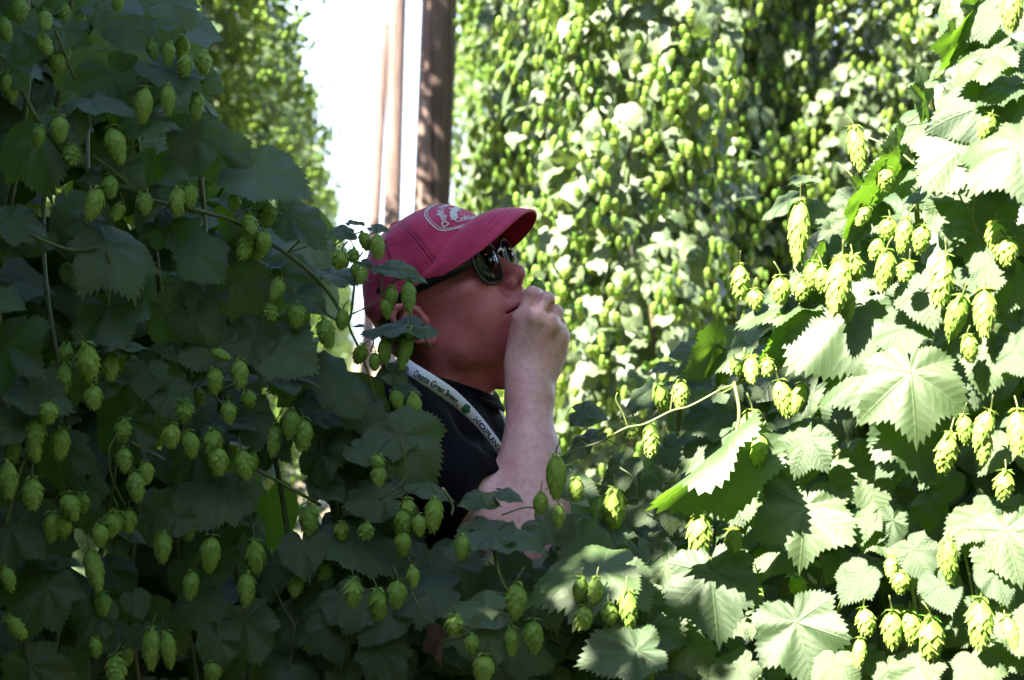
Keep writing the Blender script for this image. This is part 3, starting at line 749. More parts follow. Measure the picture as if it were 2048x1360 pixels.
# print on the cap: outline, lettering and a little fish, laid on the front panels
M_PRINT = simple('pale_print', (0.60, 0.57, 0.58), 0.7, 0.3, noise=-0.15, nscale=200, bump=0.4, bdist=0.0006)
EC = 0.55                                               # how high on the panels the emblem sits
def emb(u, v, off=0.0011):
    ph = (u * 0.84 - 0.006) / 0.072; t = EC + v * 0.86 / 0.088
    return cap_pt(ph, t, off)
def ribbon(pts, wd, closed=False):
    P = [np.array(p, float) for p in pts]; n = len(P); V = []; Q = []
    for i in range(n):
        d = P[min(i + 1, n - 1)] - P[max(i - 1, 0)]; d /= np.linalg.norm(d) + 1e-9; nn = np.array((-d[1], d[0])) * wd / 2
        V += [tuple(emb(*(P[i] - nn))), tuple(emb(*(P[i] + nn)))]
    for i in range(n - 1): Q.append((2 * i, 2 * i + 2, 2 * i + 3, 2 * i + 1))
    return V, Q
def shield(sc):
    pts = []
    for k in range(73):
        a = -2 * math.pi * k / 72 + math.pi / 2; e = 2.6
        r = 1 / ((abs(math.cos(a)) / 0.053) ** e + (abs(math.sin(a)) / (0.0275 if math.sin(a) < 0 else 0.030)) ** e) ** (1 / e)
        pts.append((sc * r * math.cos(a), sc * r * math.sin(a) + 0.001))
    return pts
g = Geo()
for sc, wd in ((1.0, 0.0018), (0.935, 0.0010)):
    Vq, Qq = ribbon(shield(sc), wd); g.add(Vq, None, Qq)
emblem = link('emblem', g.mesh('emblem'), cap, M_PRINT)

def text_mesh(body, size, sx=1.0, bold=0.0, shear=0.0):
    cu = bpy.data.curves.new('lettering', 'FONT'); cu.body = body; cu.size = size; cu.align_x = 'LEFT'; cu.offset = bold; cu.shear = shear; cu.resolution_u = 3
    ob = bpy.data.objects.new('lettering', cu); COL.objects.link(ob); bpy.context.view_layer.update()
    me = bpy.data.meshes.new_from_object(ob.evaluated_get(bpy.context.evaluated_depsgraph_get()))
    bpy.data.objects.remove(ob); bpy.data.curves.remove(cu)
    n = len(me.vertices); co = np.zeros(n * 3, dtype=np.float32); me.vertices.foreach_get('co', co); co = co.reshape(-1, 3).astype(float); co[:, 0] *= sx
    me.calc_loop_triangles(); tr = [tuple(t.vertices) for t in me.loop_triangles]
    bpy.data.meshes.remove(me); return co, tr
def text_along(body, pts, size, sx=1.0, bold=0.0, mapper=None, start=0.0, shear=0.0):
    co, tr = text_mesh(body, size, sx, bold, shear); P = np.array(pts); d = np.linalg.norm(np.diff(P, axis=0), axis=1); L = np.concatenate([[0], np.cumsum(d)]); V = []
    for x, y, _ in co:
        s = min(max(x + start, 0), L[-1] - 1e-6); i = np.searchsorted(L, s, side='right') - 1; tg = (P[i + 1] - P[i]) / d[i]; q = P[i] + tg * (s - L[i]); nn = np.array((-tg[1], tg[0]))
        V.append(mapper(*(q + nn * y)))
    return V, tr
# emb(u,...): u runs to his left; seen from his right side the text runs with growing u
left_arc = [(-0.0370 + 0.037 * (1 - math.cos(t)), -0.013 + 0.030 * math.sin(t)) for t in np.linspace(0.0, math.pi / 2, 20)] + [(0.0 + 0.04 * k / 10, 0.017) for k in range(1, 11)]
Vt, Tt = text_along('Dogfish Head', left_arc, 0.0115, 0.95, 0.00035, lambda u, v: tuple(emb(u, v, 0.0013)))
link('lettering', mesh_np('lettering', Vt, tris=Tt, smooth=False), emblem, M_PRINT)
bot = [(-0.0300 + 0.073 * k / 20, -0.0195 + 0.004 * (k / 10 - 1) ** 2) for k in range(21)]
Vt, Tt = text_along('Craft Brewed', bot, 0.0115, 0.98, 0.00035, lambda u, v: tuple(emb(u, v, 0.0013)))
link('lettering', mesh_np('lettering', Vt, tris=Tt, smooth=False), emblem, M_PRINT)
FISH_S = 0.85
fish = [(-0.031, -0.0085), (-0.026, -0.0005), (-0.020, 0.0045), (-0.012, 0.0075), (-0.010, 0.0135), (-0.005, 0.0095), (0.004, 0.0105), (0.014, 0.0150), (0.011, 0.0085),
        (0.013, 0.0030), (0.006, 0.0060), (-0.001, 0.0040), (0.001, -0.0030), (-0.006, 0.0015), (-0.014, -0.0010), (-0.020, -0.0075), (-0.026, -0.0110)]
import bmesh
bm = bmesh.new(); vs_ = [bm.verts.new((x, y, 0)) for x, y in fish]; bm.faces.new(vs_); bmesh.ops.triangulate(bm, faces=bm.faces[:])
bmesh.ops.subdivide_edges(bm, edges=bm.edges[:], cuts=2, use_grid_fill=True); bmesh.ops.triangulate(bm, faces=bm.faces[:])
for v in bm.verts: v.co = emb(v.co.x, v.co.y, 0.0012)
me = bpy.data.meshes.new('fish'); bm.to_mesh(me); bm.free(); link('fish', me, emblem, M_PRINT)

# ------------------------------------------------------------------ sunglasses (in the head frame, tipped so that the arms rise to the ears)
def frame_material(name, col, rough, coat=0.0):
    w = NT(name); p = w.n('BsdfPrincipled', i_Base_Color=col + (1.0,), i_Roughness=rough); p.inputs['Specular IOR Level'].default_value = 0.5
    p.inputs['Coat Weight'].default_value = coat; p.inputs['Coat Roughness'].default_value = 0.02
    return w.end(p.outputs[0])
M_FRAME = frame_material('black_plastic', (0.006, 0.006, 0.007), 0.32)
M_LENS = frame_material('dark_lens', (0.005, 0.006, 0.006), 0.03, 0.0); M_LENS.node_tree.nodes['Principled BSDF'].inputs['IOR'].default_value = 1.33
gl = bpy.data.objects.new('sunglasses', None); COL.objects.link(gl); gl.parent = man; gl.matrix_basis = HL; gl.empty_display_size = 0.1
def lens_out(k):
    """outline of a lens: y outwards 0.010 .. 0.068, z"""
    a = 2 * math.pi * k; e = 2.6
    r = 1 / ((abs(math.cos(a)) / 0.0310) ** e + (abs(math.sin(a)) / (0.0295 if math.sin(a) < 0 else 0.0230)) ** e) ** (1 / e)
    y, z = r * math.cos(a), r * math.sin(a)
    z += 0.10 * y if z < 0 else 0.0
    return 0.0405 + y, 0.0135 + z
def gx(y, z): return 0.1125 - 2.0 * (y * y) - 1.2 * (z - 0.012) ** 2 + 0.30 * (z - 0.012)
for sg in (-1, 1):
    n = 48; V = []; Q = []; T = []
    rings = [0.0, 0.35, 0.7, 0.95]
    cy_, cz_ = 0.0405, 0.0135
    V.append((gx(cy_, cz_) + 0.003, sg * cy_, cz_))
    for f in rings[1:]:
        for k in range(n):
            y, z = lens_out(k / n); y = cy_ + (y - cy_) * f; z = cz_ + (z - cz_) * f
            V.append((gx(y, z) + 0.003 * (1 - f * f), sg * y, z))
    T = [(0, 1 + k, 1 + (k + 1) % n) for k in range(n)]
    Q = [(1 + i * n + k, 1 + i * n + (k + 1) % n, 1 + (i + 1) * n + (k + 1) % n, 1 + (i + 1) * n + k) for i in range(2) for k in range(n)]
    if sg > 0: pass
    me = mesh_np('lens', V, quads=Q, tris=T)
    if sum(p.normal.x for p in me.polygons) < 0: me.flip_normals()
    ln = link('lens', me, gl, M_LENS); md = ln.modifiers.new('thick', 'SOLIDIFY'); md.thickness = 0.002; md.offset = -1
    g = Geo(); pts = [Vector((gx(*lens_out(k / n)) - 0.0008, sg * lens_out(k / n)[0], lens_out(k / n)[1])) for k in range(n)]
    pts = pts + [pts[0]]; g.tube(pts, 0.0019, 8)
    link('rim', g.mesh('rim'), gl, M_FRAME)
    # temple arm: a broad flat bar
    path = smooth_path([(gx(0.066, 0.022) - 0.001, 0.066, 0.024), (0.080, 0.0735, 0.027), (0.050, 0.0790, 0.033), (0.015, 0.0815, 0.039), (-0.012, 0.0820, 0.041), (-0.035, 0.0815, 0.026)], 5)
    g = Geo(); V = []; m = len(path)
    for i, p in enumerate(path):
        f = i / (m - 1); h = np.interp(f, [0, 0.15, 0.5, 0.8, 1], [0.010, 0.0095, 0.0075, 0.005, 0.003]); w_ = 0.0019
        V += [(p[0], sg * (p[1] + w_), p[2] + h), (p[0], sg * (p[1] + w_ * 1.2), p[2]), (p[0], sg * (p[1] + w_), p[2] - h), (p[0], sg * (p[1] - w_), p[2] - h), (p[0], sg * (p[1] - w_), p[2] + h)]
    Q = [(i * 5 + k, i * 5 + (k + 1) % 5, (i + 1) * 5 + (k + 1) % 5, (i + 1) * 5 + k) for i in range(m - 1) for k in range(5)]
    g.add(V, [(0, 1, 2), (0, 2, 3), (0, 3, 4)] + [((m - 1) * 5, (m - 1) * 5 + 2, (m - 1) * 5 + 1), ((m - 1) * 5, (m - 1) * 5 + 3, (m - 1) * 5 + 2), ((m - 1) * 5, (m - 1) * 5 + 4, (m - 1) * 5 + 3)], Q)
    me = g.mesh('temple'); link('temple', me, gl, M_FRAME)
g = Geo(); g.tube(smooth_path([(gx(0.012, 0.02), -0.0115, 0.020), (0.1165, 0, 0.0235), (gx(0.012, 0.02), 0.0115, 0.020)], 5), 0.0032, 8); link('bridge', g.mesh('bridge'), gl, M_FRAME)

# ------------------------------------------------------------------ t-shirt
T_ = SDF()
def shirt_fold(X, Y, Z):
    return 0.0035 * np.sin(38 * X - 55 * Z + 7 * np.sin(9 * Y)) + 0.0025 * np.sin(70 * X + 34 * Z + 21 * Y) + 0.0018 * np.sin(95 * Z - 60 * X)
W_ell(T_, (-0.102, 2.975, 1.27), (0.130, 0.185, 0.235), 0.02)
W_ell(T_, (-0.085, 2.975, 1.06), (0.142, 0.180, 0.26), 0.06)
W_seg(T_, (-0.155, 2.815, 1.425), (-0.085, 3.140, 1.425), 0.064, 0.064, 0.05)
W_seg(T_, (-0.108, 2.975, 1.475), (-0.158, 2.825, 1.435), 0.070, 0.060, 0.03)
W_seg(T_, (-0.108, 2.975, 1.475), (-0.085, 3.135, 1.435), 0.070, 0.060, 0.03)
sl_e = SH + (EL - SH) * 0.86
W_seg(T_, SH, sl_e, 0.068, 0.066, 0.035)
sl_l = SHL + (ELL - SHL) * 0.80
W_seg(T_, SHL, sl_l, 0.066, 0.064, 0.035)
T_.add(lambda X, Y, Z: shirt_fold(X, Y, Z) * 0 + d_ell(X, Y, Z, (9, 9, 9), (0.01, 0.01, 0.01)), 0.001, (9, 9, 9), 0.01)
ad = (EL - SH) / np.linalg.norm(EL - SH); hem_r = SH + (EL - SH) * 0.66
def cut_r(X, Y, Z):      # beyond the right sleeve's hem
    d = (X - hem_r[0]) * ad[0] + (Y - hem_r[1]) * ad[1] + (Z - hem_r[2]) * ad[2]
    far = np.sqrt((X - hem_r[0]) ** 2 + (Y - hem_r[1]) ** 2 + (Z - hem_r[2]) ** 2) - 0.14
    return np.maximum(-d + 0.006 * np.sin(40 * Z + 30 * Y), np.maximum(far, Y - 2.865))
T_.add(lambda X, Y, Z: cut_r(X, Y, Z), 0.004, hem_r, 0.17, 's')
al = (ELL - SHL) / np.linalg.norm(ELL - SHL); hem_l = SHL + (ELL - SHL) * 0.62
def cut_l(X, Y, Z):
    d = (X - hem_l[0]) * al[0] + (Y - hem_l[1]) * al[1] + (Z - hem_l[2]) * al[2]
    far = np.sqrt((X - hem_l[0]) ** 2 + (Y - hem_l[1]) ** 2 + (Z - hem_l[2]) ** 2) - 0.14
    return np.maximum(-d, np.maximum(far, 3.125 - Y))
T_.add(lambda X, Y, Z: cut_l(X, Y, Z), 0.004, hem_l, 0.17, 's')
COLL = lambda X, Y: 1.507 - 0.30 * (X + 0.150) + 0.10 * np.abs(Y - 2.97)
def cut_n(X, Y, Z): return np.maximum(COLL(X, Y) - Z, np.sqrt((X + 0.095) ** 2 + (Y - 2.975) ** 2) - 0.13)
T_.add(lambda X, Y, Z: cut_n(X, Y, Z), 0.003, (-0.095, 2.975, 1.55), 0.17, 's')
T_.add(lambda X, Y, Z: Z * -1 + 0.86 + 0 * X + 0 * Y, 0.004, (-0.1, 2.975, 0.9), 0.4, 'i')
gxs = np.arange(-0.34, 0.14, 0.004); gys = np.arange(2.66, 3.32, 0.004); gzs = steps((0.84, 1.15, 0.006), (1.15, 1.57, 0.0034))
Ft = T_.grid(gxs, gys, gzs)
Ft += shirt_fold(gxs[:, None, None], gys[None, :, None], gzs[None, None, :]).astype(np.float32) * np.clip((1.47 - gzs) / 0.04, 0, 1)[None, None, :].astype(np.float32)
Ft[0] = Ft[-1] = 0.01; Ft[:, 0] = Ft[:, -1] = 0.01; Ft[:, :, 0] = Ft[:, :, -1] = 0.01
Vt, Qt = surface_nets(Ft, gxs, gys, gzs); del Ft
M_SHIRT = simple('black_cotton', (0.0035, 0.0033, 0.0060), 0.92, 0.10, col2=(0.006, 0.0055, 0.0095), nscale=60, bump=0.35, bdist=0.0015)
shirt = part('t_shirt', Vt, Qt, mat=M_SHIRT)
g = Geo(); ring = []
for k in range(41):
    a = 2 * math.pi * k / 40; x, y = -0.098 + 0.0755 * math.cos(a), 2.972 + 0.0755 * math.sin(a); ring.append((x, y, COLL(x, y) - 0.004))
for dz, rr in ((0.0, 0.0065), (-0.010, 0.0065)): g.tube([(x + (0.0 if dz == 0 else 0.09 * (x + 0.098)), y + (0 if dz == 0 else 0.09 * (y - 2.972)), z + dz) for x, y, z in ring], rr, 8)
me = g.mesh('collar'); me.transform(Matrix.Translation(-PERSON_O)); link('collar', me, man, M_SHIRT)

# trousers and shoes (hidden behind the plants, there for other viewpoints)
J = SDF()
W_ell(J, (-0.09, 2.975, 0.92), (0.135, 0.17, 0.13), 0.05)
for yy, xx in ((2.885, -0.08), (3.065, -0.12)):
    W_seg(J, (-0.095, yy, 0.86), (xx + 0.01, yy, 0.48), 0.098, 0.068, 0.05); W_seg(J, (xx + 0.01, yy, 0.48), (xx - 0.01, yy, 0.075), 0.070, 0.058, 0.03)
jx, jy, jz = np.arange(-0.30, 0.12, 0.009), np.arange(2.76, 3.20, 0.009), np.arange(0.03, 1.0, 0.010)
Vj, Qj = surface_nets(J.grid(jx, jy, jz), jx, jy, jz)
M_DENIM = simple('blue_denim', (0.030, 0.045, 0.085), 0.85, 0.2, noise=0.6, nscale=90, bump=0.3)
part('trousers', Vj, Qj, mat=M_DENIM)
for yy, xx in ((2.885, -0.08), (3.065, -0.12)):
    K = SDF(); W_seg(K, (xx - 0.035, yy, 0.045), (xx + 0.13, yy, 0.036), 0.044, 0.036, 0.02); W_seg(K, (xx - 0.01, yy, 0.06), (xx - 0.015, yy, 0.11), 0.046, 0.050, 0.02)
    K.add(lambda X, Y, Z: Z * -1.0 + 0.002 + 0 * X + 0 * Y, 0.004, (xx, yy, 0.05), 0.3, 'i')
    kx, ky, kz = np.arange(xx - 0.10, xx + 0.19, 0.007), np.arange(yy - 0.06, yy + 0.06, 0.007), np.arange(-0.012, 0.15, 0.007)
    Vk, Qk = surface_nets(K.grid(kx, ky, kz), kx, ky, kz)
    part('shoe', Vk, Qk, mat=simple('dark_leather', (0.03, 0.022, 0.016), 0.5, 0.4, noise=0.5))

# ------------------------------------------------------------------ lanyard, draped over collar and chest
def first_hit(px, py, y0=2.6, y1=3.2):
    for Y in np.arange(y0, y1, 0.002):
        P = np.array(at(px, py, Y))[None]
        if min(S_.points(P)[0], T_.points(P)[0]) < 0.001: return Y
    return None
LW = 0.0185
ctrl = [(797, 716, 0.0095), (812, 733, 0.0095), (838, 750, 0.0093), (868, 768, 0.0090), (900, 790, 0.0088), (928, 814, 0.0078), (952, 838, 0.0066), (974, 864, 0.0060), (992, 888, 0.0057), (1004, 906, 0.0055), (1014, 930, 0.0055), (1020, 975, 0.0055), (1024, 1030, 0.0055)]
cen = []
for px, py, hwid in ctrl:
    hits = [h for h in (first_hit(px, py), first_hit(px - 5, py + 9), first_hit(px + 4, py - 7)) if h]; Y = (min(hits) - 0.0055) if hits else None
    cen.append([px, py, Y if Y else 2.95, hwid])
cen = np.array(cen)
Yv = cen[:, 2].copy()
for i in range(len(Yv)):
    if i >= 9: Yv[i] = min(Yv[i], 2.93) if cen[i, 2] > 2.84 else 2.925
Yv[1:-1] = (Yv[:-2] + 2 * Yv[1:-1] + Yv[2:]) / 4
cen[:, 2] = Yv - 0.0045
back = [np.array((-0.172, 2.955, 1.522)), np.array((-0.160, 3.03, 1.512))]
cpath = smooth_path([at(*c[:3]) for c in cen], 8); hws = 1.05 * np.interp(np.linspace(0, 1, len(cpath)), np.linspace(0, 1, len(cen)), cen[:, 3])
CP = np.array(cpath); tg = np.gradient(CP, axis=0); tg /= np.linalg.norm(tg, axis=1)[:, None]
view = CP - np.array((0, 0, CAM_Z)); view /= np.linalg.norm(view, axis=1)[:, None]
side = np.cross(tg, view); side /= np.linalg.norm(side, axis=1)[:, None]          # towards the upper edge
if side[3, 2] < 0: side = -side
nrm = np.cross(side, tg); nrm[np.einsum('ij,ij->i', nrm, view) > 0] *= -1
tilt = np.einsum('ij,ij->i', side, np.ones_like(side)) * 0
CL = np.concatenate([[0], np.cumsum(np.linalg.norm(np.diff(CP, axis=0), axis=1))])
def lan(s, v, off=0.0008):
    """s metres along, v -1..1 across"""
    s = min(max(s, 0), CL[-1] - 1e-5); i = int(np.searchsorted(CL, s, side='right') - 1); f = (s - CL[i]) / (CL[i + 1] - CL[i])
    L = lambda A: A[i] * (1 - f) + A[i + 1] * f
    return L(CP) + L(side) * L(hws) * v + L(nrm) * (off - 0.002 * abs(v)) + np.array((0, 0.004, 0)) * (v > 0) * v
M_LAN = simple('white_ribbon', (0.72, 0.73, 0.82), 0.75, 0.3, noise=-0.06, nscale=400, bump=0.2, bdist=0.0004)
M_INK = simple('dark_green_ink', (0.012, 0.040, 0.030), 0.7, 0.2); M_INKG = simple('leaf_green_ink', (0.03, 0.13, 0.045), 0.7, 0.2); M_INKB = simple('navy_ink', (0.02, 0.03, 0.06), 0.7, 0.2)
lanyard = bpy.data.objects.new('lanyard', None); COL.objects.link(lanyard); lanyard.parent = man; lanyard.matrix_basis = Matrix.Translation(-PERSON_O); lanyard.empty_display_size = 0.1
V = []; Q = []; m = 96
for i in range(m + 1):
    s = CL[-1] * i / m
    for v in (-1, -0.5, 0, 0.5, 1): V.append(lan(s, v))
for i in range(m):
    for k in range(4): Q.append((i * 5 + k, i * 5 + k + 1, i * 5 + k + 6, i * 5 + k + 5))
strap = link('strap', mesh_np('strap', V, quads=Q), lanyard, M_LAN); md = strap.modifiers.new('thick', 'SOLIDIFY'); md.thickness = 0.0009; md.offset = 0
def lan_text(body, s0, s1, size, bold, mat, vy=0.0, name='lettering'):
    co, tr = text_mesh(body, 1.0, 1.0, bold)
    x0, x1 = co[:, 0].min(), co[:, 0].max(); V = [tuple(lan(s0 + (c[0] - x0) / (x1 - x0) * (s1 - s0), (c[1] - 0.36) * size + vy, 0.0022)) for c in co]
    link(name, mesh_np(name, V, tris=tr, smooth=False), lanyard, mat)
sp = lambda px, py: CL[int(np.argmin([np.hypot(1024 + p[0] / p[1] * F_PX - px, 680 - (p[2] - CAM_Z) / p[1] * F_PX - py) for p in CP]))]
lan_text('rial to', sp(800, 719), sp(822, 741), 1.25, 0.02, M_INK)
lan_text('Create Great Brews', sp(831, 746), sp(915, 803), 1.30, 0.022, M_INK)
lan_text('HOPUNION', sp(949, 836), sp(1008, 912), 1.35, 0.030, M_INKB)
# the round hop emblem and the little red mark
def lan_disc(px, py, r, mat, name, squash=1.0, vy=0.0):
    s0 = sp(px, py); V = [tuple(lan(s0, vy, 0.0024))]
    for k in range(14):
        a = 2 * math.pi * k / 14; rr = r * (1 + 0.10 * math.cos(5 * a)); V.append(tuple(lan(s0 + rr * math.cos(a), vy + rr * math.sin(a) * squash / 0.0076, 0.0024)))
    link(name, mesh_np(name, V, tris=[(0, 1 + k, 1 + (k + 1) % 14) for k in range(14)], smooth=False), lanyard, mat)
lan_disc(933, 815, 0.0068, M_INKG, 'emblem', 0.9)
V = []; T = []
s0 = sp(933, 815)
for k, (a0, b0) in enumerate(((-0.0035, 0.35), (0.0, 0.55), (0.0035, 0.35))):
    n = len(V); V += [tuple(lan(s0 + a0 - 0.0006, -0.55, 0.0030)), tuple(lan(s0 + a0 + 0.0006, -0.55, 0.0030)), tuple(lan(s0 + a0, b0, 0.0030))]; T.append((n, n + 1, n + 2))
link('emblem_veins', mesh_np('emblem_veins', V, tris=T, smooth=False), lanyard, M_INK)
M_RED = simple('red_ink', (0.45, 0.08, 0.05), 0.7, 0.2)
lan_disc(919, 806, 0.0018, M_RED, 'red_mark', 0.8, -0.5)
# the strap's other half, down the far side of the chest and round the neck
far = smooth_path([(-0.172, 2.960, 1.524), (-0.178, 2.985, 1.522), (-0.150, 3.045, 1.508), (-0.095, 3.06, 1.488), (-0.040, 3.020, 1.462)] + [tuple(at(px, py, Y)) for px, py, Y in ((990, 806, 2.96), (1002, 824, 2.945), (1014, 845, 2.935), (1022, 880, 2.93), (1026, 960, 2.93))], 8)
V = []; Q = []
FP = np.array(far); tgf = np.gradient(FP, axis=0); tgf /= np.linalg.norm(tgf, axis=1)[:, None]
cen_n = FP - np.array((-0.1, 2.975, 0)) ; cen_n[:, 2] = 0.02; cen_n /= np.linalg.norm(cen_n, axis=1)[:, None]
sd_ = np.cross(tgf, cen_n); sd_ /= np.linalg.norm(sd_, axis=1)[:, None]
for p, s in zip(FP, sd_): V += [tuple(p - s * 0.008), tuple(p), tuple(p + s * 0.008)]
for i in range(len(FP) - 1):
    for k in range(2): Q.append((i * 3 + k, i * 3 + k + 1, i * 3 + k + 4, i * 3 + k + 3))
s2 = link('strap', mesh_np('strap', V, quads=Q), lanyard, M_LAN); md = s2.modifiers.new('thick', 'SOLIDIFY'); md.thickness = 0.0009; md.offset = 0

# the cone he holds to his nose
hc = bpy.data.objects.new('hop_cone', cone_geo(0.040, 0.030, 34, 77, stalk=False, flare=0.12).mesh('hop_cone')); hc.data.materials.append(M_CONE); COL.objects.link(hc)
hc['label'] = 'small green hop cone pinched between the fingertips of the man in the cap'; hc['category'] = 'hop cone'
hc.matrix_basis = Matrix.Translation(Vector(at(1067, 559, 2.890))) @ Matrix.Rotation(math.radians(-28), 4, 'Y') @ Matrix.Scale(0.72, 4)
# ------------------------------------------------------------------ ground and trellis poles
def ground_material():
    w = NT('dry_soil'); tc = w.n('TexCoord'); a = w.n('TexNoise', i_Vector=tc.outputs['Object'], i_Scale=0.9, i_Detail=6.0); b = w.n('TexNoise', i_Vector=tc.outputs['Object'], i_Scale=14.0, i_Detail=6.0, i_Roughness=0.7)
    c = w.mix(w.smooth(b.outputs[0], 0.3, 0.7), (0.08, 0.058, 0.038), (0.15, 0.11, 0.075)); c = w.mix(w.smooth(a.outputs[0], 0.45, 0.65), c, (0.075, 0.095, 0.035))
    bm_ = w.n('Bump', i_Strength=0.7, i_Distance=0.03, i_Height=b.outputs[0]); p = w.n('BsdfPrincipled', i_Base_Color=c, i_Roughness=0.95, i_Normal=bm_.outputs[0]); return w.end(p.outputs[0])
gr = link('ground', mesh_np('ground', [(-900, -900, 0), (900, -900, 0), (900, 900, 0), (-900, 900, 0)], quads=[(0, 1, 2, 3)]), None, ground_material(), kind='structure')

def pole_material():
    w = NT('weathered_pole'); tc = w.n('TexCoord')
    mp = w.n('Mapping', i_Vector=tc.outputs['Object'], i_Scale=(26.0, 26.0, 1.1)); a = w.n('TexNoise', i_Vector=mp.outputs[0], i_Scale=2.2, i_Detail=5.0, i_Roughness=0.65)
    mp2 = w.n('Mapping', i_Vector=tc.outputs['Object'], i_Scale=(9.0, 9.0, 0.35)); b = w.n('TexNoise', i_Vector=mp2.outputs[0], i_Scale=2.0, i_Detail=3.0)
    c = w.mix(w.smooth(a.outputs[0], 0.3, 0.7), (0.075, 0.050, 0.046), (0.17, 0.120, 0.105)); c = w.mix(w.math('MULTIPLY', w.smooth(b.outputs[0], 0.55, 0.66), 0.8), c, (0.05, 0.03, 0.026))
    bu = w.n('Bump', i_Strength=0.8, i_Distance=0.008, i_Height=a.outputs[0]); p = w.n('BsdfPrincipled', i_Base_Color=c, i_Roughness=0.85, i_Normal=bu.outputs[0]); p.inputs['Specular IOR Level'].default_value = 0.25
    return w.end(p.outputs[0])
M_POLE = pole_material()
def pole(label, p_lo, p_hi, Y, r0, r1, top, sd):
    r_ = np.random.default_rng(sd); A = at(*p_lo, Y); B = at(*p_hi, Y); d = (B - A) / (B.z - A.z); b0 = A + d * (0 - A.z)
    g = Geo(); n = 28; pts = []; V = []; UV = []; K = 40
    cr = r_.uniform(0, 6.28, 5)
    for i in range(K + 1):
        z = top * i / K; c = b0 + d * z; r = r0 + (r1 - r0) * i / K
        for k in range(n):
            a = 2 * math.pi * k / n; rr = r * (1 + 0.012 * math.sin(3 * a + z * 0.8) + 0.010 * math.sin(2 * a - 1.7 * z))
            for q in cr: rr -= r * 0.07 * max(0, 1 - abs(((a - q - 0.06 * math.sin(z * 1.3 + q) + math.pi) % (2 * math.pi)) - math.pi) / 0.12)
            V.append((c.x - b0.x + rr * math.cos(a), c.y - b0.y + rr * math.sin(a), z)); UV.append((k / n, z))
    Q = [(i * n + k, i * n + (k + 1) % n, (i + 1) * n + (k + 1) % n, (i + 1) * n + k) for i in range(K) for k in range(n)]
    e = K * n; T = [(e, e + k, e + k + 1) for k in range(1, n - 1)]
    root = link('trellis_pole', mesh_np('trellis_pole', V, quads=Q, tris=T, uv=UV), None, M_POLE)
    root.location = (b0.x, b0.y, 0); root['label'] = label; root['category'] = 'wooden pole'; root['group'] = 'wooden trellis poles in the gap between the rows'
    g = Geo(); zt = top - 0.12; c = d * zt
    g.tube([(c.x + (r1 + 0.004) * math.cos(t), c.y + (r1 + 0.004) * math.sin(t), zt) for t in np.linspace(0, 2 * math.pi, 21)], 0.006, 6)
    o = link('wire_band', g.mesh('wire_band'), root, M_WIRE)
M_WIRE = simple('galvanised_wire', (0.25, 0.25, 0.25), 0.45, 0.5, metal=0.8)
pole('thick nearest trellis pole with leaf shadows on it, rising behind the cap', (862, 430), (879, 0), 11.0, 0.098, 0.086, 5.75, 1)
pole('sunlit trellis pole left of the thick shadowed pole', (784, 430), (797, 0), 20.5, 0.089, 0.078, 5.75, 2)
pole('slimmest and farthest trellis pole, its top showing against the white sky', (750, 430), (773, 35), 28.5, 0.090, 0.062, 5.80, 3)

# ------------------------------------------------------------------ hop bines of the rows behind: one tall column of leaves and cones each
def far_leaf(kind, sd):
    g = leaf_geo(kind, sd, N=16, rings=(0.6, 1.0), teeth=False, petiole=False)
    return np.concatenate(g.V), g.T[0], g.Q[0], np.concatenate(g.U)
FL = [far_leaf(k, 50 + i) for i, k in enumerate(('lobed3', 'heart', 'lobed5', 'heart', 'lobed3'))]
def far_cone(L, W, sd):
    r_ = np.random.default_rng(sd); n = 7; V = []
    for i, (s, f) in enumerate(((0.0, 0.30), (0.16, 0.82), (0.18, 0.72), (0.40, 1.04), (0.42, 0.90), (0.64, 0.90), (0.66, 0.74), (0.86, 0.46))):
        for k in range(n):
            a = 2 * math.pi * (k + 0.5 * (i // 2)) / n; rr = W / 2 * f * r_.uniform(0.93, 1.07); V.append((rr * math.cos(a), rr * math.sin(a), -s * L - (0.002 if (k + i) % 2 else 0)))
    V.append((0, 0, -L)); m = len(V) - 1
    Q = [(i * n + k, (i + 1) * n + k, (i + 1) * n + (k + 1) % n, i * n + (k + 1) % n) for i in range(7) for k in range(n)]
    T = [(7 * n + k, m, 7 * n + (k + 1) % n) for k in range(n)]
    return np.array(V), np.array(T), np.array(Q), np.array([(0.5, min(1, (i // n) / 8)) for i in range(m + 1)])
FC = [far_cone(0.046, 0.030, 1), far_cone(0.040, 0.029, 2), far_cone(0.052, 0.030, 3)]
ME_FL = []; ME_FC = []
for V, T, Q, U in FL:
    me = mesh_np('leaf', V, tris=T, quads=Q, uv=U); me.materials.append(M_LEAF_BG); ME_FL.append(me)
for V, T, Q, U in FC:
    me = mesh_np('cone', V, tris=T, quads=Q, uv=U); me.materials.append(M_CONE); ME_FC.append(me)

def rad_at(z, ph, R, h, lump):
    return R * (0.82 + 0.34 * math.sin(2.3 * z + lump) * math.sin(2 * ph + lump * 1.7 + 0.9 * z) + 0.26 * math.sin(5.1 * z + 3 * ph + lump) + 0.16 * math.sin(11.0 * z - 4 * ph + 2 * lump)) * min(1.0, (h + 0.1 - z) / 0.5) * min(1.0, (z + 0.35) / 0.9)
def bine_points(r_, n, R, h, lump, ph0=None, spread=math.pi, inner=0.55, z0=0.15):
    """points and outward angles on the ragged surface of a leafy column"""
    z = r_.uniform(z0, h, n); ph = r_.uniform(-math.pi, math.pi, n) if ph0 is None else ph0 + r_.uniform(-spread, spread, n)
    f = 1 - (1 - inner) * r_.uniform(0, 1, n) ** 2.2
    rr = np.array([rad_at(a, b, R, h, lump) for a, b in zip(z, ph)]) * f
    return np.stack([rr * np.cos(ph), rr * np.sin(ph), z], 1), ph
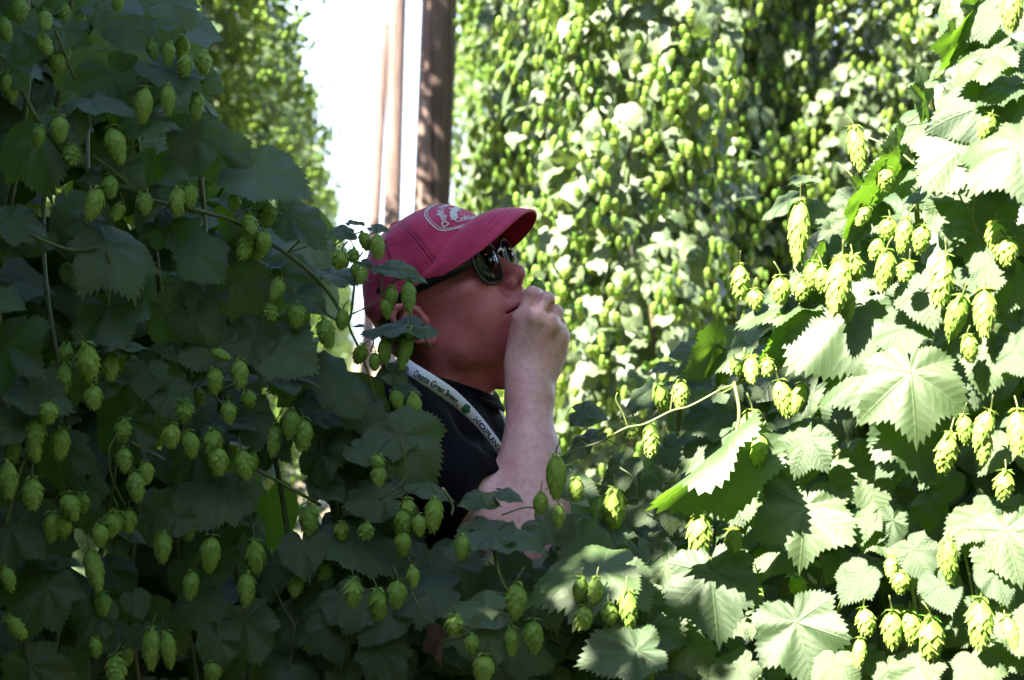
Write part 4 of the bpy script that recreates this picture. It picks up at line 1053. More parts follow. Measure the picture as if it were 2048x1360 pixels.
def far_leaf_M(r_, p, ph):
    out = Vector((math.cos(ph), math.sin(ph), 0)); n = (out * r_.uniform(0.35, 1.0) + Vector((0, 0, r_.uniform(0.15, 1.0))) + Vector(r_.normal(0, 0.35, 3))).normalized()
    y = Vector((0, 0, -1)) + out * 0.35 + Vector(r_.normal(0, 0.5, 3)); y = (y - n * y.dot(n)).normalized(); x = y.cross(n)
    return Matrix.Translation(Vector(p)) @ Matrix((x, y, n)).transposed().to_4x4() @ Matrix.Scale(float(r_.choice([0.030, 0.038, 0.048, 0.062])) * r_.uniform(0.85, 1.15), 4)
def cone_spots(r_, n, R, h, lump, ph0=None, spread=math.pi, z0=0.9):
    out = []
    while len(out) < n:
        (c,), (ph,) = bine_points(r_, 1, R, h, lump, ph0, spread, 0.9, z0)
        for _ in range(int(r_.integers(5, 15))):
            q = c + np.array((math.cos(ph), math.sin(ph), 0)) * r_.uniform(-0.01, 0.10) + r_.normal(0, 1, 3) * (0.036, 0.036, 0.075); out.append(q)
    return out[:n]
def far_foliage(sd, nl, nc, R, h, lump):
    r_ = np.random.default_rng(sd); g = Geo()
    P, PH = bine_points(r_, nl, R, h, lump, inner=0.35)
    for p, ph in zip(P, PH):
        V, T, Q, U = FL[r_.integers(len(FL))]; M = np.array(far_leaf_M(r_, p, ph)); g.add(V @ M[:3, :3].T + M[:3, 3], T, Q, U, 0)
    for p in cone_spots(r_, nc, R, h, lump):
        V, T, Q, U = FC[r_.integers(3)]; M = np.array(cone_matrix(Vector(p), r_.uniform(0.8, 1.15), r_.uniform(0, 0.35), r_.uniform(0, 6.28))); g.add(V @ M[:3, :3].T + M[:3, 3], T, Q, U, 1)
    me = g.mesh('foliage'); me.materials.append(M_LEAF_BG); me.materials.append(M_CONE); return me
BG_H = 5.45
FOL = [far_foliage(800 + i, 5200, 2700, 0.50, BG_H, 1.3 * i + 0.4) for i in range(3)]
def bine_stem(h, sd, n=1):
    r_ = np.random.default_rng(sd); g = Geo()
    for k in range(n):
        ph, f = r_.uniform(0, 6.28), r_.uniform(2.2, 3.2); zz = np.linspace(0, h, 26)
        g.tube([(0.05 * math.cos(ph + f * z) + 0.03 * math.sin(z), 0.05 * math.sin(ph + f * z), z) for z in zz], 0.006, 6)
    me = g.mesh('stem'); me.materials.append(M_STEM_R)
    g = Geo(); g.tube([(0, 0, 0), (0, 0, h * 0.5), (0, 0, h + 0.1)], 0.003, 5); ms = g.mesh('string'); ms.materials.append(M_WIRE); return me, ms
def link_stem(t, k, M=None):
    link('stem', STEM_BG[k][0], t, None, M); link('string', STEM_BG[k][1], t, None, M)
STEM_BG = [bine_stem(BG_H, 70 + i) for i in range(2)]
def far_bine(x, y, var, rot, label, group, nleaf, ncone, sd, s=1.0, zs=1.0):
    t = empty('hop_bine', (x, y, 0), label, 'hop plant', group)
    r_ = np.random.default_rng(sd)
    Ms = Matrix.Rotation(rot, 4, 'Z') @ Matrix.Diagonal((s, s, zs, 1))
    link('foliage', FOL[var], t, None, Ms, 'stuff'); link_stem(t, var % 2, Matrix.Diagonal((1, 1, zs, 1)))
    if nleaf or ncone:                                    # the nearer ones: the leaves and cones of the side we see, one by one
        toward = math.atan2(-y, -x); zt = min(BG_H - 0.3, CAM_Z + 0.165 * y); zb = max(0.4, CAM_Z - 0.06 * y); lump = 1.3 * var + 0.4
        def pt(inner, spread):
            while True:
                z = r_.uniform(zb, zt); ph = toward + r_.uniform(-spread, spread); rr = rad_at(z, ph - rot, 0.5, BG_H, lump) * s * r_.uniform(inner, 1.06)
                return np.array((rr * math.cos(ph), rr * math.sin(ph), z)), ph
        for _ in range(nleaf):
            p, ph = pt(0.92, 1.5); M = far_leaf_M(r_, p, ph) @ Matrix.Scale(0.82, 4); link('leaf', ME_FL[r_.integers(len(ME_FL))], t, None, M)
        k = 0
        while k < ncone:
            c, ph = pt(0.98, 1.4)
            for _ in range(int(min(ncone - k, r_.integers(5, 14)))):
                q = c + np.array((math.cos(ph), math.sin(ph), 0)) * r_.uniform(0.0, 0.07) + r_.normal(0, 1, 3) * (0.038, 0.038, 0.07)
                link('cone', ME_FC[r_.integers(3)], t, None, cone_matrix(Vector(q), r_.uniform(0.72, 1.05), r_.uniform(0, 0.3), r_.uniform(0, 6.28))); k += 1
    return t
SL = -0.0667
g_r = 'hop bines of the row behind the man, right of the poles'
right_row = [  # Y, label, leaves, cones
    (6.4, 'sunlit shaggy hop bine right behind the raised hand, nearest of the row beyond the man', 290, 295),
    (8.4, 'cone-laden hop bine seen above the cap brim, half in shade, second in its row', 240, 270),
    (10.8, 'bright finely leaved hop bine just right of the thick pole', 200, 220),
    (12.6, None, 60, 80), (14.6, None, 0, 0), (17.0, None, 0, 0), (19.5, None, 0, 0)]
for i, (Y, lab, nl, nc) in enumerate(right_row):
    far_bine(0.78 + SL * Y + (0.23 if i > 1 else 0), Y, i % 3, 2.1 * i + 0.5, lab or 'blurred hop bine of the far row, peeping out just right of the thick pole', g_r, nl, nc, 900 + i, (0.74, 0.66, 0.66)[i % 3])
g_l = 'hop bines of the row receding on the left'
for i, Y in enumerate([8.4, 9.75, 12.0, 13.8, 15.7, 17.7, 19.8, 22.0, 24.5, 27.5, 31.5, 36.0, 42.0, 50.0, 62.0, 80.0, 105.0]):
    lab = ('hop bine in the left row where shade meets sun, beyond the foreground leaves' if i == 0 else 'blurred hop bine of the left row that recedes towards the white sky')
    far_bine(-0.62 + SL * Y - 0.42, Y, (i + 1) % 3, 1.7 * i, lab, g_l, (60 if i < 4 else 0), (80 if i < 4 else 0), 940 + i, (1.05, 0.95, 1.1)[i % 3], 1.0 if i == 1 else (0.82, 0.79, 0.84)[i % 3])
g_x = 'hop bines of the next row on the right'
for i, (px, Y, lab, nl, nc) in enumerate([(1545, 9.6, 'dark shaded hop bine in the recess right of the sunlit row', 150, 120), (1470, 10.6, 'shaded hop bine half hidden behind the sunlit shaggy bine', 60, 60), (1640, 10.8, 'dark hop bine below the small sky gap at the top', 120, 90),
                                  (1790, 9.0, 'tall sunlit hop bine in the top right behind the white leaves', 180, 220), (1960, 8.8, 'hop bine at the right edge hidden mostly by the sunlit leaves', 60, 60),
                                  (1340, 13.5, 'far hop bine seen behind the sunlit shaggy bine', 0, 0), (1880, 12.0, 'far hop bine in the top right corner, behind the sunlit ones', 0, 0), (1580, 14.5, 'farthest hop bine of the recess, seen between two nearer shaded ones', 0, 0)]):
    P = at(px, 680, Y); far_bine(P.x, P.y, i % 3, 1.1 * i + 2.0, lab, g_x, nl, nc, 970 + i, 0.80)
for i, (x, y, lab) in enumerate([(0.70, 9.0, 'hop bine standing in the shade behind the sunlit shaggy one'), (0.98, 9.9, 'hop bine standing in the shade behind the sunlit shaggy one')]):
    far_bine(x, y, i % 3, 0.7 + i, lab, 'hidden hop bines added for shade behind the sunlit row', 0, 0, 990 + i, 0.8)  # hidden bines, added to throw shade into the recess
for i, (x, y) in enumerate([(-1.95, 7.5), (-2.25, 8.9), (-1.52, 6.8)]):  # hidden bines, added to shade the near end of the left row
    far_bine(x, y, i % 3, 0.4 + i, 'hidden hop bine added for shade behind the left foreground leaves', 'hidden hop bines added for shade behind the left foreground', 0, 0, 995 + i, 1.0, 0.95)
# unseen left row: bines placed and sized to shade the man and left side
g_s = 'unseen hop bines added for shade beside the camera on the left'
def shade_bine(x, y, var, rot, s, zs, label, group=None):
    t = empty('hop_bine', (x, y, 0), label, 'hop plant', group or g_s)
    link('foliage', FOL[var], t, None, Matrix.Rotation(rot, 4, 'Z') @ Matrix.Diagonal((s, s, zs, 1)), 'stuff'); link_stem(t, var % 2, Matrix.Diagonal((1, 1, zs, 1)))
for i, (x, y, s, zs) in enumerate(SHADE if 'SHADE' in globals() else [(-1.18, 1.85, 0.9, 0.80), (-1.24, 2.10, 0.85, 0.80), (-1.14, 1.70, 0.36, 0.80), (-1.62, 1.85, 0.9, 0.88), (-1.55, 1.55, 0.9, 0.86), (-1.25, 2.55, 0.95, 0.82), (-1.30, 3.15, 0.95, 0.82), (-1.40, 3.8, 0.9, 0.75), (-1.75, 2.2, 1.0, 0.95), (-1.8, 2.9, 1.0, 0.95), (-1.25, 1.0, 0.9, 0.50), (-1.25, 0.2, 0.9, 0.62), (-1.3, -0.7, 1.0, 0.9), (-1.3, -1.6, 1.0, 1.0), (-0.9, -2.3, 1.0, 1.0)]):  # slim bine added only to keep sun flecks off the forearm
    shade_bine(x, y, i % 3, 0.9 * i, s, zs, 'unseen hop bine of the left row, placed to cast shade')
for i, (x, y, s, zs) in enumerate([(1.75, 2.6, 1.1, 1.0), (1.8, 1.6, 1.1, 1.0), (1.85, 0.6, 1.1, 1.0), (1.9, -0.5, 1.1, 1.0), (1.95, -1.6, 1.1, 1.0), (1.9, 3.7, 1.0, 1.0), (1.1, -2.3, 1.1, 1.0), (0.1, -2.5, 1.1, 1.0), (2.0, -2.7, 1.1, 1.0)]):  # unseen right row and bines behind the camera, added to dim the skylight
    shade_bine(x, y, i % 3, 1.3 * i, s, zs, 'unseen tall hop bine of the right row, added to block skylight', 'unseen hop bines added beside and behind the camera on the right')

# ------------------------------------------------------------------ the foreground plants
KIND = {'L': 'lobed5', 'T': 'lobed3', 'H': 'heart'}
class Plant:
    def __init__(s, base, label, group, sd):
        s.t = empty('hop_bine', base, label, 'hop plant', group); s.o = Vector(base); s.r = np.random.default_rng(sd); s.nl = s.nc = 0; s.st = Geo(); s.bulk = Geo(); s.nb = 0
    def leaf(s, P, size, a, q, kind, tx=None, tw=None, me=None):
        k = KIND.get(kind, kind); s.nl += 1
        M = leaf_matrix(P - s.o, size, a, q, s.r.normal(0, 0.22) if tx is None else tx, s.r.normal(0, 0.08) if tw is None else tw)
        o = link('leaf', me or LEAF[k][s.r.integers(len(LEAF[k]))], s.t, None, M); return o
    def cone(s, P, length, kind, lean=None, dirn=None, size=None, width=None):
        s.nc += 1; sz = length / CLEN[kind] if size is None else size
        M = cone_matrix(P - s.o, sz, abs(s.r.normal(0, 0.26)) if lean is None else lean, s.r.uniform(0, 6.28) if dirn is None else dirn, s.r.uniform(0, 6.28), 1.0 if width is None else min(max(width / (CWID[kind] * sz), 0.76), 1.25))
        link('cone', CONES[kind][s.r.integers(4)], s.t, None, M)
    def stem(s, pts, r, sides=6):
        g = Geo(); g.tube([tuple(Vector(p) - s.o) for p in smooth_path(pts, 6)], r, sides, 0); link('stem', g.mesh('stem'), s.t, M_STEM)
    def done(s):
        if s.nb:
            me = s.bulk.mesh('foliage'); me.materials.append(M_LEAF); me.materials.append(M_CONE); link('foliage', me, s.t, None, None, 'stuff')

def inside(poly, x, y):
    c = False; n = len(poly)
    for i in range(n):
        x1, y1 = poly[i]; x2, y2 = poly[i - 1]
        if (y1 > y) != (y2 > y) and x < (x2 - x1) * (y - y1) / (y2 - y1) + x1: c = not c
    return c
def poly_pt(r_, poly, keep=None):
    xs_ = [p[0] for p in poly]; ys_ = [p[1] for p in poly]
    while True:
        x, y = r_.uniform(min(xs_), max(xs_)), r_.uniform(min(ys_), max(ys_))
        if inside(poly, x, y) and (keep is None or keep(x, y)): return x, y
PXM = lambda Y: Y / F_PX                                  # metres per pixel at a distance
MIDL = [FL[i] for i in range(len(FL))]
def bulk_leaf(pl, P, size, a, q):
    V, T, Q, U = MIDL[pl.r.integers(len(MIDL))]; M = np.array(leaf_matrix(P - pl.o, size, a, q, pl.r.normal(0, 0.3), pl.r.normal(0, 0.3)))
    pl.bulk.add(V @ M[:3, :3].T + M[:3, 3], T, Q, U, 0); pl.nb += 1
def cone_kind(h, w=None): return 'long' if h > 95 or (w and h / w > 1.85) else 'small' if h < 42 else 'fat' if (w and h / w < 1.35) else 'egg'

LEFT_POLY = [(-140, -60), (365, -60), (425, 130), (415, 260), (480, 330), (590, 430), (672, 480), (655, 560), (630, 640), (650, 720), (735, 775), (780, 860), (800, 960), (830, 1060), (880, 1150), (900, 1420), (-140, 1420)]
YL = lambda x: 2.40 + 0.24 * min(max(x, 0), 700) / 700
left = Plant((-0.55, 2.66, 0), 'dense shaded hop bine filling the left of the picture, in front of the man', 'hop plants in the foreground', 21)
# leaves one can tell apart: px, py of the leaf base, length in px, tip direction, turn up, kind, depth offset
LK = [(217, 488, 128, 28, 42, 'L', 0), (217, 612, 118, 20, 46, 'L', .02), (393, 506, 82, 35, 45, 'T', 0), (12, 690, 118, 55, 25, 'L', .01), (-5, 598, 60, 70, 30, 'H', 0),
      (225, 150, 110, 20, 30, 'L', .05), (75, 275, 125, 15, 25, 'L', .02), (345, 160, 125, -130, 50, 'T', .02), (335, 2, 88, 25, 60, 'T', .0), (325, 138, 95, 50, 66, 'H', 0), (405, 158, 52, 62, 30, 'H', .02),
      (398, 262, 78, 55, 35, 'H', .02), (388, 270, 92, 5, 20, 'H', 0), (436, 300, 88, 48, 35, 'T', .03), (500, 345, 135, 52, 52, 'T', .0), (580, 432, 95, 58, 55, 'T', .0), (150, 244, 48, 20, 25, 'H', 0),
      (205, 352, 60, -75, 60, 'H', 0), (243, 333, 68, 42, 30, 'H', 0), (185, 202, 100, 50, 70, 'T', .0), (278, 243, 88, 62, 62, 'H', 0), (352, 385, 60, 30, 40, 'H', .03),
      (228, 688, 75, 72, 55, 'H', 0), (445, 690, 100, -60, 52, 'T', .02), (512, 668, 88, -40, 28, 'T', .02), (548, 692, 105, 58, 35, 'T', .0), (565, 752, 85, 60, 62, 'L', .0), (612, 800, 66, 52, 55, 'T', .02),
      (338, 788, 78, 40, 42, 'H', 0), (92, 762, 58, 15, 25, 'H', 0), (262, 842, 115, -60, 45, 'L', .02), (292, 742, 66, 0, 18, 'L', .02), (218, 758, 66, -35, 35, 'H', .02), (442, 846, 80, 60, 55, 'T', .02), (497, 828, 78, 20, 30, 'T', .02),
      (55, 780, 105, 62, 48, 'H', 0), (24, 850, 70, -30, 35, 'H', 0), (120, 895, 92, 10, 25, 'L', .04), (395, 905, 92, 25, 35, 'L', .05), (452, 985, 112, -82, 58, 'L', .0), (472, 972, 72, 20, 38, 'T', .0), (476, 1030, 72, -62, 58, 'H', 0),
      (354, 1034, 74, -72, 45, 'H', 0), (490, 1058, 64, 30, 25, 'H', 0), (606, 1092, 82, 8, 24, 'H', -.03), (20, 1058, 95, 52, 30, 'L', .0), (232, 1072, 52, 30, 35, 'H', .04), (92, 1172, 125, -30, 22, 'L', .0), (190, 1228, 76, -10, 20, 'H', .0),
      (270, 1198, 48, 15, 30, 'H', 0), (402, 1200, 80, 20, 28, 'L', .03), (437, 1280, 72, -14, 15, 'H', -.01), (490, 1242, 95, 20, 15, 'T', .0), (422, 1098, 96, 10, 15, 'H', .06), (560, 1330, 90, 40, 60, 'T', .0), (330, 1240, 95, -35, 20, 'L', .06),
      (635, 830, 70, 45, 62, 'H', .02), (640, 905, 76, 20, 35, 'T', .02), (700, 1090, 135, 82, 74, 'T', -.03), (648, 965, 62, 40, 45, 'H', .02), (60, 1330, 100, 20, 30, 'L', .0), (590, 745, 70, -50, 40, 'H', .05),
      (470, 560, 105, 35, 25, 'T', .06), (560, 550, 95, 60, 40, 'H', .06), (600, 590, 60, 50, 60, 'H', .02), (330, 620, 85, 40, 25, 'L', .06), (668, 770, 85, 30, 45, 'T', .0), (705, 800, 95, 42, 35, 'T', .02), (650, 860, 85, 30, 40, 'H', .03), (735, 860, 70, 20, 40, 'H', .02), (40, 60, 85, 30, 25, 'T', .04), (130, 60, 80, -30, 50, 'H', .04), (250, 60, 85, 40, 45, 'H', .05),
      (20, 130, 70, 35, 30, 'H', .0), (20, 440, 80, 80, 45, 'T', .03), (70, 470, 75, -50, 40, 'H', .05), (160, 440, 70, 60, 60, 'H', .05), (340, 450, 90, 40, 30, 'T', .06), (480, 400, 85, 60, 45, 'T', .06)]
for (px, py, sz, a, q, k, dy) in LK:
    Y = YL(px) + dy; left.leaf(at(px, py, Y), sz * PXM(Y), a, q + left.r.normal(0, 13), k, tx=left.r.normal(0, 0.25))
LC = [(40, 20, 52, 33), (92, 46, 44, 30), (5, 59, 44, 30), (81, 88, 44, 30), (130, 24, 28, 22), (13, 173, 58, 36), (235, 5, 32, 26), (300, 99, 38, 25), (338, 105, 44, 28), (369, 94, 44, 30), (404, 125, 42, 34), (371, 128, 44, 30),
      (290, 208, 68, 36), (336, 197, 58, 30), (395, 208, 54, 30), (118, 257, 50, 38), (140, 309, 40, 34), (222, 290, 72, 44), (79, 272, 42, 28), (219, 371, 44, 32), (198, 408, 64, 40), (244, 428, 38, 28), (285, 406, 44, 36), (355, 401, 56, 34),
      (382, 390, 44, 32), (470, 404, 36, 28), (535, 430, 46, 44), (496, 452, 44, 32), (526, 482, 42, 36), (503, 494, 58, 34), (527, 495, 46, 32), (562, 580, 44, 32), (538, 626, 34, 32), (592, 630, 50, 40), (645, 666, 58, 38), (687, 639, 38, 28),
      (684, 519, 38, 34), (134, 707, 40, 32), (171, 725, 76, 46), (130, 758, 66, 38), (220, 731, 56, 36), (186, 793, 46, 38), (478, 747, 56, 38), (430, 760, 50, 34), (456, 825, 42, 34), (99, 823, 44, 42), (73, 863, 60, 44), (121, 885, 60, 42),
      (344, 870, 48, 36), (377, 888, 52, 38), (426, 886, 58, 42), (367, 823, 46, 38), (583, 846, 58, 38), (606, 868, 62, 42), (551, 880, 62, 34), (493, 803, 36, 30), (436, 922, 54, 42), (482, 928, 58, 38), (507, 926, 42, 26),
      (15, 956, 72, 36), (64, 985, 60, 42), (248, 917, 46, 32), (292, 945, 42, 32), (268, 972, 58, 38), (130, 1014, 54, 42), (105, 1053, 58, 36), (129, 1060, 48, 32), (165, 1007, 40, 30), (233, 1049, 50, 42), (257, 1040, 44, 34), (200, 1070, 44, 34),
      (375, 1055, 46, 32), (327, 1093, 60, 38), (423, 1106, 68, 44), (509, 1114, 64, 42), (178, 1137, 80, 38), (204, 1207, 46, 38), (386, 1169, 54, 34), (493, 1176, 64, 38), (616, 1040, 62, 42), (596, 1172, 46, 38), (656, 1154, 58, 38),
      (303, 1294, 76, 38), (331, 1297, 68, 34), (230, 1338, 54, 46), (189, 1294, 38, 28), (610, 1268, 54, 34), (430, 1342, 44, 40), (15, 1264, 54, 34), (7, 1158, 48, 32), (682, 1062, 36, 32), (60, 900, 46, 36), (250, 860, 44, 34), (30, 905, 48, 36)]
for (px, py, h, w) in LC:
    Y = YL(px) - 0.015 + left.r.uniform(-0.02, 0.02); k = cone_kind(h, w); left.cone(at(px, py - h * 0.5, Y), h * PXM(Y) * 1.22, k, width=w * PXM(Y) * 1.08)
Y = YL(441); left.cone(at(423, 702, Y - .02), 46 * PXM(Y), 'egg', lean=1.15, dirn=math.radians(-90))
# stems one can follow
LS = [([(37, 165), (70, 230), (121, 300), (150, 330)], .0026), ([(184, 312), (230, 345), (290, 395), (382, 418), (463, 440), (520, 475), (573, 507), (615, 540), (647, 573), (668, 600), (680, 622)], .0024),
      ([(110, 60), (130, 110), (150, 160)], .0018), ([(12, 1050), (28, 985), (42, 935), (58, 905)], .0028), ([(262, 885), (300, 905), (328, 920)], .0026), ([(515, 940), (560, 965), (605, 990), (640, 1010)], .0022),
      ([(450, 815), (425, 790), (402, 800)], .0016), ([(410, 795), (440, 780), (475, 765)], .0016), ([(540, 1160), (570, 1220), (588, 1252), (585, 1300), (575, 1340)], .0012), ([(588, 1252), (612, 1225)], .001), ([(700, 1135), (770, 1146), (830, 1155), (870, 1166)], .0019),
      ([(60, 470), (140, 500), (200, 495)], .0018), ([(215, 500), (222, 540), (216, 612)], .002), ([(540, 430), (500, 418), (463, 440)], .0012), ([(573, 507), (600, 480), (608, 465)], .0012), ([(573, 507), (640, 480), (642, 452)], .0010),
      ([(255, 300), (258, 275), (268, 255)], .0012), ([(258, 298), (285, 285)], .0010), ([(240, 385), (246, 405), (246, 412)], .0010), ([(480, 1250), (485, 1215), (490, 1200)], .0013), ([(250, 1010), (225, 960), (218, 900), (240, 860)], .0013)]
for pts, r in LS: left.stem([at(x, y, YL(x) - 0.004 + 0.012 * math.sin(x * .05)) for x, y in pts], r)
for k in range(9):                                          # climbing stems deep inside
    x0 = -60 + 88 * k; left.stem([at(x0 + 30 * math.sin(y / 170.0 + k), y, 2.70 + 0.04 * math.cos(y / 150.0 + 2 * k)) for y in range((-80, -80, -80, -80, 120, 320, 480, 800, 900)[k], 1480, 100)], 0.0035)
SEE = [(640, 920, 62), (600, 1120, 26), (215, 1122, 24), (95, 425, 34), (650, 1040, 40), (560, 960, 22), (330, 940, 20)]
def left_fill(n, y0, y1, smin, smax, bulk=False, poly=LEFT_POLY, keep=None):
    for _ in range(n):
        x, y = poly_pt(left.r, poly, (lambda x, y: all((x - a) ** 2 + (y + 45 - b) ** 2 > (c + 42) ** 2 for a, b, c in SEE)) if y0 > 0.15 else None); x -= 35 * (x > 330); Y = min(YL(x) + left.r.uniform(y0, y1), 2.70 if x > 560 and y > 700 else 3.2); s = left.r.uniform(smin, smax) * PXM(Y)
        a, q = left.r.normal(15, 48), left.r.uniform(-5, 82)
        if bulk: bulk_leaf(left, at(x, y, Y), s, a, q)
        else: left.leaf(at(x, y, Y), s, a, q, 'LTHH'[left.r.integers(4)])
left_fill(80, 0.02, 0.12, 40, 80); left_fill(45, 0.22, 0.36, 60, 100)
left_fill(600, 0.45, 0.75, 75, 115, True)
for _ in range(22):
    x, y = poly_pt(left.r, LEFT_POLY); Y = YL(x) + left.r.uniform(0.03, 0.14); left.cone(at(x, y, Y), left.r.uniform(38, 60) * PXM(Y), ('egg', 'fat', 'small', 'egg')[left.r.integers(4)])
# the shoot that leans across the cap
sh = lambda x, y: (680 + x * .309, 380 + y * .309)
SP = [[(95, 600), (72, 800), (58, 880), (120, 1020), (168, 1145), (205, 1260), (232, 1370)], [(72, 805), (180, 755), (270, 690)], [(262, 515), (268, 600), (262, 690)], [(262, 690), (320, 620), (345, 590)], [(440, 580), (400, 575), (345, 590)], [(215, 920), (215, 990), (200, 1040)], [(60, 880), (-60, 820), (-120, 760)], [(-40, 360), (60, 300), (150, 265)], [(190, 290), (240, 270), (270, 265)], [(100, 470), (120, 440), (150, 400)], [(-20, 390), (60, 420), (100, 470), (95, 600)]]
YS = 2.68
for p in SP: left.stem([at(*sh(*q), YS + 0.006 * math.sin(q[0])) for q in p], 0.0011 if len(p) < 5 else 0.0016)
for (x, y, h, w) in [(145, 335, 130, 90), (240, 365, 165, 100), (20, 455, 110, 90), (85, 425, 100, 90), (100, 520, 100, 80), (150, 560, 120, 90), (285, 770, 130, 80), (340, 700, 160, 92), (440, 690, 200, 108), (452, 1020, 270, 96), (152, 1078, 140, 110), (285, 1045, 165, 100), (228, 1110, 120, 90), (348, 1366, 150, 105), (470, 1404, 190, 115), (25, 830, 110, 80)]:
    px, py = sh(x, y); hh = h * .309; left.cone(at(px, py - hh / 2, YS - 0.01), hh * PXM(YS) * 1.14, cone_kind(hh * 1.25, w * .309), width=w * .309 * PXM(YS))
for (x, y, sz, a, q, k) in [(80, 210, 90, 60, 70, 'H'), (230, 245, 100, 55, 62, 'H'), (0, 265, 140, 45, 60, 'T'), (-60, 545, 260, 78, 72, 'T'), (150, 470, 90, 30, 60, 'H'), (345, 515, 180, 70, 58, 'H'), (470, 560, 110, 55, 66, 'H'), (268, 510, 130, 62, 68, 'H'), (420, 885, 300, -88, 72, 'T'), (330, 930, 110, 50, 45, 'H'), (425, 900, 230, 62, 62, 'H'), (130, 880, 60, -80, 70, 'H'), (330, 1180, 150, 45, 45, 'H'), (400, 1300, 140, 72, 55, 'H')]:
    px, py = sh(x, y); left.leaf(at(px, py, YS), sz * .309 * PXM(YS), a, q, k, tx=0)
left.done()

# ------------------------------------------------------------------ low sprays in front of his shirt and arm
low = Plant((-0.02, 2.45, 0), 'low hop bine at the bottom centre, its leaves half lit below the man', 'hop plants in the foreground', 33)
YC = lambda x, y: 2.56 - 0.00022 * max(0, y - 1000)
for (px, py, sz, a, q, k, dy) in [(798, 872, 118, 42, 24, 'T', .06), (792, 872, 72, -48, 40, 'T', .06), (770, 1000, 86, -78, 48, 'H', .03), (848, 972, 72, 65, 70, 'H', .03), (952, 1000, 52, 72, 55, 'H', .02), (950, 1000, 40, -80, 50, 'H', .02), (1008, 985, 46, 50, 68, 'H', .02),
        (985, 1068, 115, 80, 68, 'T', .0), (990, 1068, 96, -80, 68, 'T', .0), (1205, 1140, 170, -78, 62, 'L', -.04), (975, 1222, 96, -82, 58, 'H', -.06), (982, 1266, 82, 2, 18, 'H', -.07), (1272, 1300, 120, -75, 52, 'T', -.08), (870, 1178, 112, -70, 55, 'T', .02),
        (905, 1130, 90, 30, 40, 'L', .05), (845, 1120, 80, -20, 40, 'T', .06), (1000, 1150, 95, 50, 45, 'T', .06), (1225, 1150, 110, 30, 50, 'T', .02), (1135, 965, 70, 62, 40, 'H', .03), (1090, 1050, 80, 40, 45, 'T', .05), (930, 1240, 90, 10, 35, 'L', .04), (780, 1230, 85, -30, 45, 'T', .02), (1080, 1180, 90, 20, 40, 'L', .06),
        (720, 900, 60, 40, 50, 'H', .04), (735, 985, 70, 50, 50, 'H', .04), (725, 1210, 70, -30, 40, 'T', .02), (690, 1200, 85, 30, 35, 'T', .03), (760, 1300, 80, 40, 30, 'L', .02), (660, 1250, 80, 10, 30, 'L', .04), (1120, 1150, 80, -20, 45, 'T', .06), (1035, 1300, 85, 60, 40, 'T', .03), (1160, 1080, 90, 20, 30, 'T', .04)]:
    Y = YC(px, py) + dy; low.leaf(at(px, py, Y), sz * PXM(Y), a, q, k, tx=low.r.normal(0, .08))
for (px, py, h, w) in [(756, 925, 34, 30), (757, 950, 42, 30), (803, 1045, 54, 38), (815, 1018, 42, 32), (837, 1049, 42, 32), (871, 1028, 66, 38), (732, 1062, 36, 32), (805, 1086, 46, 36), (926, 1093, 50, 32), (707, 1184, 56, 38), (795, 1187, 54, 42), (754, 1208, 60, 42), (823, 1153, 40, 28), (1112, 951, 84, 40), (1082, 1005, 42, 32), (1151, 978, 44, 32),
        (1116, 1032, 46, 26), (1033, 1201, 70, 44), (1065, 1272, 64, 44), (910, 1251, 42, 40), (943, 1289, 46, 32), (1023, 1282, 56, 32), (970, 1336, 54, 46), (1163, 1180, 50, 32), (1193, 1180, 50, 32), (1171, 1235, 46, 38), (1217, 1228, 40, 34), (1254, 1218, 74, 40)]:
    Y = YC(px, py) - 0.02 - (0.05 if py > 1150 else 0); low.cone(at(px, py - h / 2, Y), h * PXM(Y) * 1.20, cone_kind(h, w), width=w * PXM(Y) * 1.08, lean=low.r.uniform(0, .18))
for pts, r in [([(1440, 780), (1380, 812), (1343, 822), (1290, 848), (1252, 856), (1200, 884), (1156, 898), (1115, 918)], .0015), ([(1175, 893), (1160, 880)], .001), ([(988, 1095), (1000, 1150), (1014, 1182)], .0022), ([(1058, 1205), (1110, 1206), (1160, 1206), (1240, 1212)], .0021), ([(800, 878), (812, 930), (805, 965), (760, 1000)], .0016), ([(1003, 1030), (1050, 1015), (1085, 1018)], .0010), ([(985, 1195), (1010, 1210), (990, 1240), (992, 1265)], .0015), ([(940, 1005), (938, 1035)], .0012), ([(885, 975), (905, 1010), (903, 1030)], .0016),
               ([(1082, 1190), (1105, 1160), (1120, 1148)], .0012), ([(900, 1280), (930, 1272), (965, 1262)], .0022), ([(1015, 1190), (990, 1185), (970, 1180)], .0012), ([(1256, 855), (1245, 825), (1232, 800), (1235, 785)], .0010), ([(1340, 826), (1345, 790), (1348, 770)], .0010), ([(820, 1180), (850, 1230), (900, 1270)], .0012), ([(1012, 1235), (1040, 1230), (1070, 1240)], .0012)]:
    low.stem([at(x, y, YC(x, y) - 0.012) for x, y in pts], r)
LOWP = [(690, 1120), (840, 1120), (1000, 1090), (1160, 1040), (1300, 1060), (1330, 1420), (560, 1420), (640, 1150)]
for _ in range(45):
    x, y = poly_pt(low.r, LOWP); Y = YC(x, y) + low.r.uniform(0.06, 0.16); low.leaf(at(x, y, Y), low.r.uniform(55, 100) * PXM(Y), low.r.normal(10, 45), low.r.uniform(15, 60), 'LTHH'[low.r.integers(4)])
for _ in range(260):
    x, y = poly_pt(low.r, LOWP); Y = YC(x, y) + low.r.uniform(0.12, 0.20); bulk_leaf(low, at(x, y + 30, Y), low.r.uniform(65, 110) * PXM(Y), low.r.normal(0, 50), low.r.uniform(10, 60))
